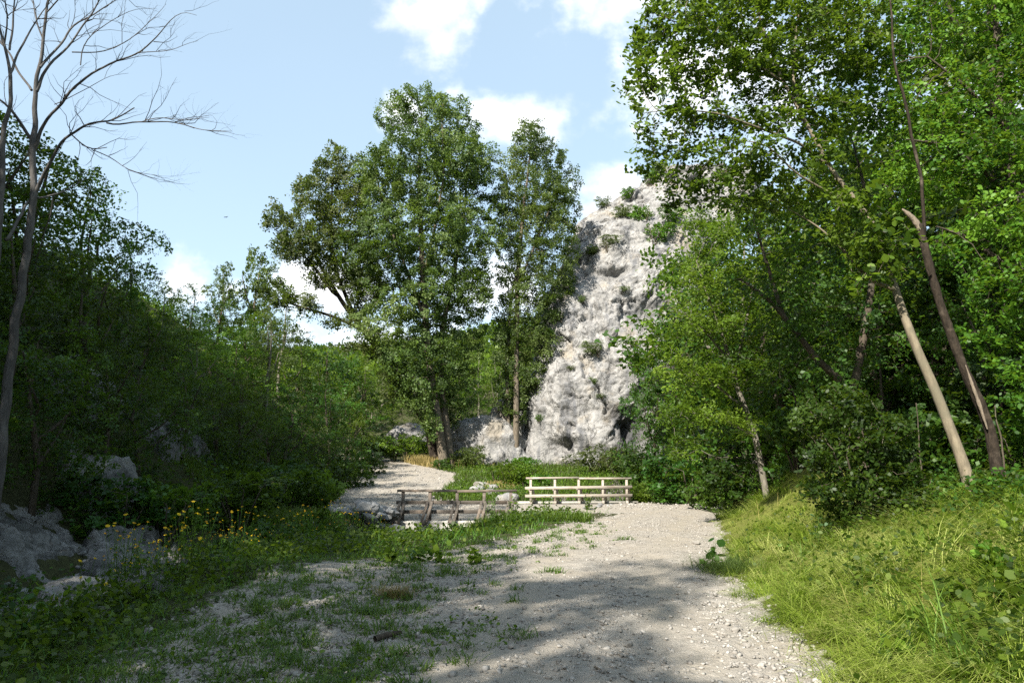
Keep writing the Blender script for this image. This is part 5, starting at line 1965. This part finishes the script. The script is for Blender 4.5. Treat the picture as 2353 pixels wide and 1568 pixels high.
def on_gravel(x, y):
    rin = road_in(x, y)
    L = np.clip((x - left_edge(y) + 1.2) / 1.4, .06, 1) * (x < XR(y) + .3)
    return np.where(rin > -.1, .55 + .45 * sm(-np.abs(rin - .2), -.8, 0) , np.clip(L, 0, 1)) * (x < XR(y) + .25 * rg.rand(len(x))) * (.45 + .75 * n2(x, y, .55, 91, 3) + .3) * (1 - .75 * rut_at(x, y))


x, y = area_points(46000, -3.6, 7, 3.4, 26, rg, on_gravel)
stones('gravel', x, y, .007 + .016 * rg.rand(len(x)) ** 2.2 + y * .0005, M['gravel_stone'], rg, .65)
x, y = area_points(6000, -3.8, 7, 3.4, 26, rg, lambda x, y: on_gravel(x, y) * np.where(x < left_edge(y) + 2.6, 1, .30))
stones('gravel', x, y, .015 + .024 * rg.rand(len(x)) ** 2.5 + y * .0003, M['gravel_stone'], rg, .6)
x, y = area_points(7000, -10.5, 8, 27, 54, rg, lambda x, y: (road_in(x, y) > -.8) * (poly_dist(x, y, STREAM)[1] > 1.7) * .9)
stones('gravel', x, y, .025 + .05 * rg.rand(len(x)) ** 2, M['gravel_stone'], rg, .6)
# stones of the stream bed
x, y = area_points(9000, -9, 14, 4, 50, rg, lambda x, y: (poly_dist(x, y, STREAM)[1] < 2.0) * .9)
stones('stream_stones', x, y, .05 + .13 * rg.rand(len(x)) ** 2, M['pile_stone'], rg, .6)


def rock_mesh(seed, mat, n=17):
    """broken stone: the hull of a few random points, its edges a little worn"""
    rng = np.random.RandomState(seed)
    q = rng.normal(size=(n, 3))
    q /= np.linalg.norm(q, axis=1)[:, None]
    q *= (.75 + .35 * rng.rand(n, 1)) * np.array((1.1, .7 + .25 * rng.rand(), .55 + .25 * rng.rand()))
    bm = bmesh.new()
    for c in q:
        bm.verts.new(c)
    bmesh.ops.convex_hull(bm, input=bm.verts[:])
    bmesh.ops.delete(bm, geom=[v for v in bm.verts if not v.link_faces], context='VERTS')
    bmesh.ops.bevel(bm, geom=bm.edges[:], offset=.05, segments=1, affect='EDGES')
    me = bpy.data.meshes.new('rock')
    bm.to_mesh(me)
    bm.free()
    at = me.attributes.new('var', 'FLOAT', 'POINT')
    at.data.foreach_set('value', np.full(len(me.vertices), rng.rand(), np.float32))
    me.materials.append(mat)
    return me


RK = [rock_mesh(i, M['pile_stone']) for i in range(8)]
RG = [rock_mesh(20 + i, M['gravel_stone']) for i in range(4)]
rr = random.Random(9)
pile = []
for i in range(54):
    px = rr.uniform(765, 915)
    py = rr.uniform(1178, 1222) - 18 * math.exp(-((px - 850) / 40) ** 2)
    d = rr.uniform(21.4, 23.0)
    w = P(px, py, d)
    pile.append(w)
for i, w in enumerate(pile):
    s = rr.uniform(.17, .40)
    o = obj('rock', RK[i % 8])
    z = Hs(w[0], w[1])
    o.location = (w[0], w[1], max(z + s * .3, w[2]) if w[2] < z + 1.0 else z + s * .3)
    o.scale = (s, s, s)
    o.rotation_euler = (rr.uniform(-.5, .5), rr.uniform(-.5, .5), rr.uniform(0, 6.3))
    tag(o, 'grey broken rock in the heap beside the left end of the dark railing', 'rock', 'heap of rocks beside the bridge')
for (px, py, d, s, lab) in [(1443, 1487, 5.6, .050, 'tan stone on the sunlit gravel, one of a touching pair'), (1428, 1486, 5.62, .030, 'smaller tan stone of the touching pair on the gravel'),
                            (1385, 1515, 5.3, .034, 'dark-sided stone in the middle of the road'), (1297, 1541, 5.05, .030, 'grey stone near the lower edge of the picture'), (1275, 1450, 6.0, .030, 'ochre stone on the shaded gravel'),
                            (1690, 1450, 6.0, .05, 'pale angular stone beside the right grass edge'), (1715, 1480, 5.6, .036, 'grey stone close under the right grass'), (1020, 1478, 5.8, .032, 'dark stone at the edge of the coarse gravel'),
                            (1620, 1330, 9.2, .05, 'dark stone at the corner of the right grass'), (1640, 1420, 6.6, .034, 'pale chip on the road beside the right grass'), (1600, 1252, 13, .10, 'white flat stone at the bend of the right grass edge'),
                            (1750, 1530, 5.0, .045, 'rough stone under the grass tuft at the lower right'), (1330, 1505, 5.45, .026, 'small dark stone left of the dark-sided one'),
                            (560, 1415, 6.6, .07, 'white stone lying in the weedy gravel on the left'), (240, 1415, 7.0, .10, 'pale stone half hidden in the verge grass at the lower left'), (340, 1455, 6.0, .07, 'flat pale stone among weeds at the lower left')]:
    w = P(px, py, d)
    o = obj('stone', rr.choice(RG))
    # slide along the view ray until it meets the ground
    for _ in range(40):
        z = Hs(w[0], w[1])
        if w[2] > z:
            d *= 1.01
        else:
            d *= .99
        w = P(px, py, d)
    o.location = (w[0], w[1], Hs(w[0], w[1]) + s * .25)
    o.scale = (s, s, s)
    o.rotation_euler = (rr.uniform(-.3, .3), rr.uniform(-.3, .3), rr.uniform(0, 6.3))
    tag(o, lab, 'stone')

# piece of wood lying on the gravel
m = MB()
w0, w1 = P(862, 1438, 6.3), P(922, 1424, 6.5)
for w in (w0, w1):
    w[2] = Hs(w[0], w[1]) + .032
q, r = poly_nodes(np.array([w0, w0 * .6 + w1 * .4 + (0, 0, .008), w1]) - w0, [.030, .026, .016], .02)
m.tube(q, r * (1 + .2 * noise3(q * 30)), 8)
o = obj('stick', m.mesh('stick', M['bark_brown'], True))
o.location = w0
tag(o, 'broken brown stick lying on the grey gravel', 'stick')

# ------------------------------------------------------------------ flowers, weeds, post, saplings
def flower_proto(seed):
    rng = np.random.RandomState(seed)
    st, le, hd = MB(), MB(), MB()
    for b in range(4):
        tip = np.array((rng.normal() * .10, rng.normal() * .10, .50 + .25 * rng.rand()))
        mid = tip * .5 + rng.normal(size=3) * .02
        st.tube([(0, 0, -.05), mid, tip], [.004, .003, .002], 4)
        # flower head: a ring of petals round a small disc
        n = 10
        ax = np.array((rng.normal() * .3, -.3 + rng.normal() * .2, 1.0))
        ax /= np.linalg.norm(ax)
        s = np.cross(ax, (1, 0, 0))
        s /= np.linalg.norm(s)
        u = np.cross(ax, s)
        R = .016 + .008 * rng.rand()
        for k in range(n):
            a, a2 = 2 * math.pi * k / n, .20
            dd = [s * math.cos(a + e) + u * math.sin(a + e) for e in (-a2, 0, a2)]
            hd.add(np.array([tip + dd[0] * R * .35, tip + dd[0] * R * .85 + ax * .003, tip + dd[1] * R * 1.05, tip + dd[2] * R * .85 + ax * .003, tip + dd[2] * R * .35]), np.array([(0, 1, 2, 3, 4)]), rng.rand())
        hd.tube([tip - ax * .006, tip + ax * .005], [.009, .008], 8, var=0)
    p = rng.rand(30, 1) * np.array((0, 0, .5)) + rng.normal(size=(30, 3)) * np.array((.05, .05, .02)) + (0, 0, .04)
    v, f, va = leaf_geo(p, .055, rng, .5, 'kite', .3)
    le.add(v, f, va)
    return st.mesh('stem', M['grass_green'], True), le.mesh('leaves', M['leaf_mid']), hd.mesh('blossom', M['petal'])


FP = [flower_proto(i) for i in range(5)]
fr = random.Random(12)
for n in range(130):
    y = 1 / fr.uniform(1 / 19.5, 1 / 7.6)
    x = float(np.interp(y, [6, 12, 16, 20], [-4.45, -4.5, -4.1, -3.2])) + fr.gauss(0, .30) + (abs(fr.gauss(0, .6)) if fr.random() < .3 else 0)
    s = fr.uniform(.6, 1.25)
    root = empty('yellow_flower', (x, y, Hs(x, y)), 'slender stemmed plant with small yellow daisy blossoms at the edge of the gully', 'flower', 'yellow flowers along the gully')
    root.scale = (min(s, 1.1), min(s, 1.1), s)
    root.rotation_euler = (0, 0, fr.random() * 6.28)
    a, b, c = FP[n % 5]
    obj('stem', a, root)
    obj('leaves', b, root)
    obj('blossom', c, root)


def weed(base, hgt, seed, label, leafsize, mat, stems=1, group=None, lean=(0, 0), nleaf=16, shape='hex', name='weed_plant', cat='plant', aspect=.6):
    rng = np.random.RandomState(seed)
    root = empty(name, base, label, cat, group)
    st, pts = MB(), []
    for k in range(stems):
        a = rng.rand() * 6.28
        t = np.array((lean[0] + math.cos(a) * .25 * (stems > 1), lean[1] + math.sin(a) * .25 * (stems > 1), 1.0)) * hgt * (.7 + .3 * rng.rand())
        q = np.array([(0, 0, -.05), t * .35 + rng.normal(size=3) * .02 * hgt, t * .7 + rng.normal(size=3) * .03 * hgt, t])
        q, r = poly_nodes(q, [.006, .005, .004, .002], hgt / 12)
        st.tube(q, r * (hgt / .8) ** .5, 5)
        for e in rng.rand(nleaf):
            i = int((.15 + .85 * e) * (len(q) - 1))
            pts.append(q[i] + rng.normal(size=3) * leafsize * .6)
    obj('stem', st.mesh('stem', M['grass_green'], True), root)
    v, f, va = leaf_geo(np.array(pts), leafsize, rng, .9, shape, aspect)
    obj('leaves', make_mesh('leaves', v, [f], mat, va), root)
    return root


def on_ground(px, py, d):
    w = P(px, py, d)
    for _ in range(60):
        z = Hs(w[0], w[1])
        d *= 1.01 if w[2] > z else .99
        w = P(px, py, d)
    w[2] = Hs(w[0], w[1])
    return w


i = 0
for px, py, h, sz, k, st, nl, lab in [
    (2280, 1330, .30, .085, 'leaf_mid', 7, 22, 'bluish round-leaved plant at the right edge of the grass'), (2200, 1400, .28, .085, 'leaf_mid', 7, 22, 'bluish round-leaved plant in the grass at the right'),
    (2330, 1420, .32, .09, 'leaf_mid', 7, 22, 'large bluish round-leaved plant at the lower right edge'), (2120, 1480, .24, .08, 'leaf_mid', 7, 22, 'bluish round-leaved plant low in the lower right grass'),
    (2250, 1490, .28, .085, 'leaf_mid', 7, 22, 'bluish round-leaved plant near the lower right corner'), (2060, 1540, .22, .075, 'leaf_mid', 7, 20, 'bluish round-leaved plant at the bottom edge'),
    (2340, 1230, .35, .15, 'leaf_bright', 2, 4, 'plant with big bright heart-shaped leaves at the right edge'),
    (1690, 1215, .22, .20, 'leaf_dark', 2, 4, 'dark jagged-leaved plant standing in the yellow grass'), (1630, 1180, .35, .16, 'leaf_dark', 3, 6, 'dark broad-leaved plant at the bend of the road edge'),
    (1985, 1420, .75, .045, 'leaf_olive', 1, 16, 'tall thin dark weed stem in the yellow grass'), (1800, 1260, .60, .06, 'leaf_mid', 2, 12, 'weed with side leaves in front of the big bush'),
    (1720, 1240, .55, .05, 'leaf_mid', 2, 12, 'slender weed in the middle of the yellow bank'), (1880, 1250, .5, .07, 'leaf_blue', 3, 10, 'grey-green weed at the foot of the big bush'),
    (960, 1240, .25, .11, 'leaf_bright', 5, 9, 'butterbur-like plant with round leaves in front of the bridge'), (1010, 1222, .25, .11, 'leaf_bright', 5, 9, 'round-leaved plant below the middle of the dark railing'),
    (900, 1238, .28, .11, 'leaf_bright', 5, 9, 'round-leaved plant at the left corner of the bridge slab'), (1095, 1215, .22, .11, 'leaf_bright', 5, 9, 'round-leaved plant below the right end of the dark railing'),
    (950, 1290, .12, .12, 'leaf_blue', 3, 4, 'pale flat-leaved rosette in the gravel edge'),
    (60, 1480, .45, .07, 'leaf_dark', 5, 14, 'dark bushy weed in the lower left corner'), (180, 1440, .40, .06, 'leaf_mid', 5, 14, 'green weed at the foot of the pale boulder'), (20, 1420, .50, .07, 'leaf_dark', 5, 14, 'dark leafy weed at the left edge below the slab'),
    (120, 1520, .35, .06, 'leaf_dark', 5, 14, 'dark weed at the bottom of the left verge'), (330, 1390, .35, .05, 'leaf_mid', 5, 14, 'green weed beside the yellow flowers'),
]:
    i += 1
    weed(on_ground(px, py, 6.0), h, 300 + i, lab, sz, M[k], st, None, (0, 0), nl, 'hex', aspect=.85 if 'round' in lab or 'heart' in lab else .6)

for px, py, h, k, lab in [(1180, 1195, .75, 'leaf_mid', 'leafy weed at the right end of the dark railing'), (1255, 1180, .65, 'leaf_mid', 'leafy weed in the green strip before the pale railing'), (1310, 1175, .8, 'leaf_bright', 'tallest weed in the green strip before the pale railing'),
                          (1350, 1172, .55, 'leaf_mid', 'bushy weed near the tip of the green strip'), (1130, 1205, .9, 'leaf_olive', 'tall seeding weed before the last post of the dark railing'), 
                          (860, 1235, .8, 'leaf_mid', 'leafy weed in front of the stone pile'), (780, 1235, .7, 'leaf_mid', 'leafy weed left of the stone pile'), (690, 1265, .8, 'leaf_olive', 'tall weed among the far yellow flowers')]:
    i += 1
    weed(on_ground(px, py, 18.0), h, 300 + i, lab, .075, M[k], 6, None, (0, 0), 26, 'hex', aspect=.5)

# brown grass tuft in the gravel
w = on_ground(905, 1375, 7)
x = w[0] + rg.normal(size=420) * .10
y = w[1] + rg.normal(size=420) * .07
o = blades('grass_tuft', x, y, .12 + .10 * rg.rand(420), np.full(420, .006), M['grass_dry'], rg, .9, .6)
o['kind'] = 'thing'
tag(o, 'brownish grass tuft growing alone in the gravel', 'grass tuft')
w = on_ground(1650, 1310, 8)
x = w[0] + .1 + rg.normal(size=1500) * .20
y = w[1] + rg.normal(size=1500) * .26
o = blades('grass_tuft', x, y, .18 + .16 * rg.rand(1500), np.full(1500, .004), M['leaf_olive'], rg, .9, 1.0, (-.6, -.4))
o['kind'] = 'thing'
tag(o, 'dark fine-bladed tuft leaning over the right road edge', 'grass tuft')

# rusty post by the crooked trunk
w = on_ground(1738, 1062, 19)
root = empty('wooden_post', w, 'short reddish-brown post beside the crooked trunk', 'post')
m = MB()
m.bar((0, 0, -.2), (.02, 0, .55), .09, .09, up=(0, 1, 0))
obj('post', m.mesh('post', M['rust']), root)
m = MB()
m.bar((.12, .05, -.2), (.10, .05, .62), .05, .05, up=(0, 1, 0))
obj('stake', m.mesh('stake', M['rust']), root)


def sapling(pts, d, r0, label, seed, leaves=0, mat=None, branches=()):
    p = grounded(pl(pts, d), .05)
    root = empty('sapling', p[0], label, 'sapling')
    m = MB()
    q, r = poly_nodes(p - p[0], np.linspace(r0, r0 * .4, len(p)), .06)
    q = q + np.stack([noise3(q * 4 + seed + k * 3) for k in range(3)], 1) * .012
    m.tube(q, r, 7)
    for b in branches:
        bb, rb = poly_nodes(pl(b, d) - p[0], np.linspace(r0 * .6, r0 * .25, len(b)), .05)
        m.tube(bb, rb, 5)
    obj('trunk', m.mesh('trunk', M['bark_brown'], True), root)
    if leaves:
        rng = np.random.RandomState(seed)
        t = q[rng.randint(len(q) // 3, len(q), leaves)] + rng.normal(size=(leaves, 3)) * .12
        v, f, va = leaf_geo(t, .07, rng, 1, 'hex')
        obj('crown', make_mesh('crown', v, [f], mat, va), root)


sapling([(2124, 1150), (2120, 1110), (2112, 1040), (2108, 960), (2104, 925)], 11.3, .015, 'thin bare pinkish stem standing before the dark hollow of the bush', 5, branches=[[(2122, 1140), (2135, 1115), (2142, 1090)], [(2121, 1145), (2112, 1125)]])
sapling([(2085, 1130), (2082, 1090), (2092, 1060), (2098, 1040)], 11.4, .010, 'very thin grey twig left of the pinkish stem', 6, 30, M['leaf_mid'])
sapling([(2305, 1050), (2300, 1010), (2290, 970), (2285, 930)], 10.9, .018, 'thin pale stem rising right behind the broken trunk', 7, 20, M['leaf_mid'])
sapling([(1850, 1020), (1838, 960), (1822, 900), (1810, 870)], 17, .03, 'thin pale stem in the wood above the grassy mound', 8)
sapling([(1830, 1010), (1800, 985), (1780, 968)], 17.2, .025, 'leaning pale stem in the wood beside the crooked trunk', 9)
sapling([(2020, 990), (2025, 900), (2015, 780), (2022, 660)], 16, .035, 'slim dark upright stem in the shade of the wood', 10)
# spray of large pale leaves hanging near the broken trunk
rng = np.random.RandomState(3)
root = empty('leafy_spray', P(2075, 640, 10.4), 'spray of large pale round leaves hanging left of the broken stub', 'branch')
m = MB()
lp = []
for a in ([(2120, 560), (2060, 500), (2010, 470)], [(2120, 560), (2050, 540), (1990, 520)], [(2060, 560), (2030, 600), (2010, 640)], [(2000, 610), (1980, 640), (1960, 665)], [(2040, 430), (2030, 420), (2000, 430)]):
    q, r = poly_nodes(pl(a, 10.3) - np.array(root.location), [.008, .006, .003], .05)
    m.tube(q, r, 5)
    lp += list(q[1:] + rng.normal(size=(len(q) - 1, 3)) * .05) + list(q[1:] + rng.normal(size=(len(q) - 1, 3)) * .05)
obj('stem', m.mesh('stem', M['bark_brown'], True), root)
v, f, va = leaf_geo(np.array(lp), .12, rng, .8, 'hex', .8)
obj('leaves', make_mesh('leaves', v, [f], M['leaf_mid'], va), root)

# ------------------------------------------------------------------ far wooded hill, one mass
rng = np.random.RandomState(55)
n = 2600
y = 88 + rng.rand(n) * 85
x = (rng.rand(n) * 2 - 1) * y * .9
k = ~((x > -2) & (x < 26) & (y < 90))
x, y = x[k], y[k]
z = H(x, y, False)
m_ = 46
c = np.repeat(np.stack([x, y, z + 3.2], 1), m_, 0)
d = rng.normal(size=c.shape)
d /= np.linalg.norm(d, axis=1)[:, None]
d[:, 2] = np.abs(d[:, 2]) * 1.2 - .35
sz = np.repeat(1.6 + 1.5 * rng.rand(len(x)), m_)
v, f, va = leaf_geo(c + d * (sz * (.75 + .3 * rng.rand(len(sz))))[:, None], .75, rng, .6, 'kite', .8, np.repeat(rng.rand(len(x)), m_))
tag(obj('distant_woods', make_mesh('distant_woods', v, [f], M['leaf_mid'], va)), kind='stuff')

# ------------------------------------------------------------------ bird gliding in the sky
bp = P(519, 499, 120)
root = empty('bird', bp, 'tiny dark bird gliding with spread wings in the open sky', 'bird')
m = MB()
m.tube([(-.42, 0, -.02), (-.30, 0, 0), (-.1, 0, .02), (.12, 0, .02), (.26, 0, .03), (.34, 0, .03)], [.03, .06, .11, .11, .07, .02], 8)
m.add(np.array([(-.42, -.12, 0), (-.30, 0, .01), (-.42, .12, 0), (-.62, .10, 0), (-.62, -.10, 0)]), np.array([(0, 1, 2, 3, 4)]))
obj('body', m.mesh('body', M['bird'], True), root)
for s in (-1, 1):
    m = MB()
    top = np.array([(.14, s * .08, .05), (.20, s * .45, .14), (.08, s * 1.0, .12), (-.10, s * .95, .11), (-.12, s * .45, .10), (-.16, s * .08, .03)])
    m.add(np.vstack([top, top - (0, 0, .03)]), [np.array([list(range(6)), list(range(11, 5, -1))]), np.array([(i, i + 6, (i + 1) % 6 + 6, (i + 1) % 6) for i in range(6)])])
    obj('wing', m.mesh('wing', M['bird']), root)
root.rotation_euler = (0, 0, math.radians(60))
root.scale = (.6, .6, .6)

# ------------------------------------------------------------------ trees outside the frame on the left, whose shade falls on the road
orng = random.Random(21)
i = 0
for y0 in range(-15, 29, 5):
    x0 = -max(12.0, .80 * y0 + 11.0)
    while x0 > -40:
        x, y = x0 + orng.uniform(-1, 1), y0 + orng.uniform(-1.5, 1.5)
        copy_tree(('dark_a', 'dark_b', 'mid_a')[i % 3], (x, y, Hs(x, y) - .1), 'tree on the left bank beyond the edge of the picture, shading the road', orng.uniform(10.5, 13), 1.1, group='trees shading the road')
        x0 -= 5.5
        i += 1
for x, y, h, w in ((-8.9, -7.8, 19, .5), (-8.5, -3.2, 14, .7), (-11.0, -6.5, 16, .9), (-9.0, .3, 14, .6), (-9.9, 5.6, 14.5, .5), (-12.4, 9.0, 15, .5)):
    copy_tree('mid_b', (x, y, Hs(x, y) - .1), 'tree on the left bank beyond the edge of the picture, shading the road', h, w, group='trees shading the road')
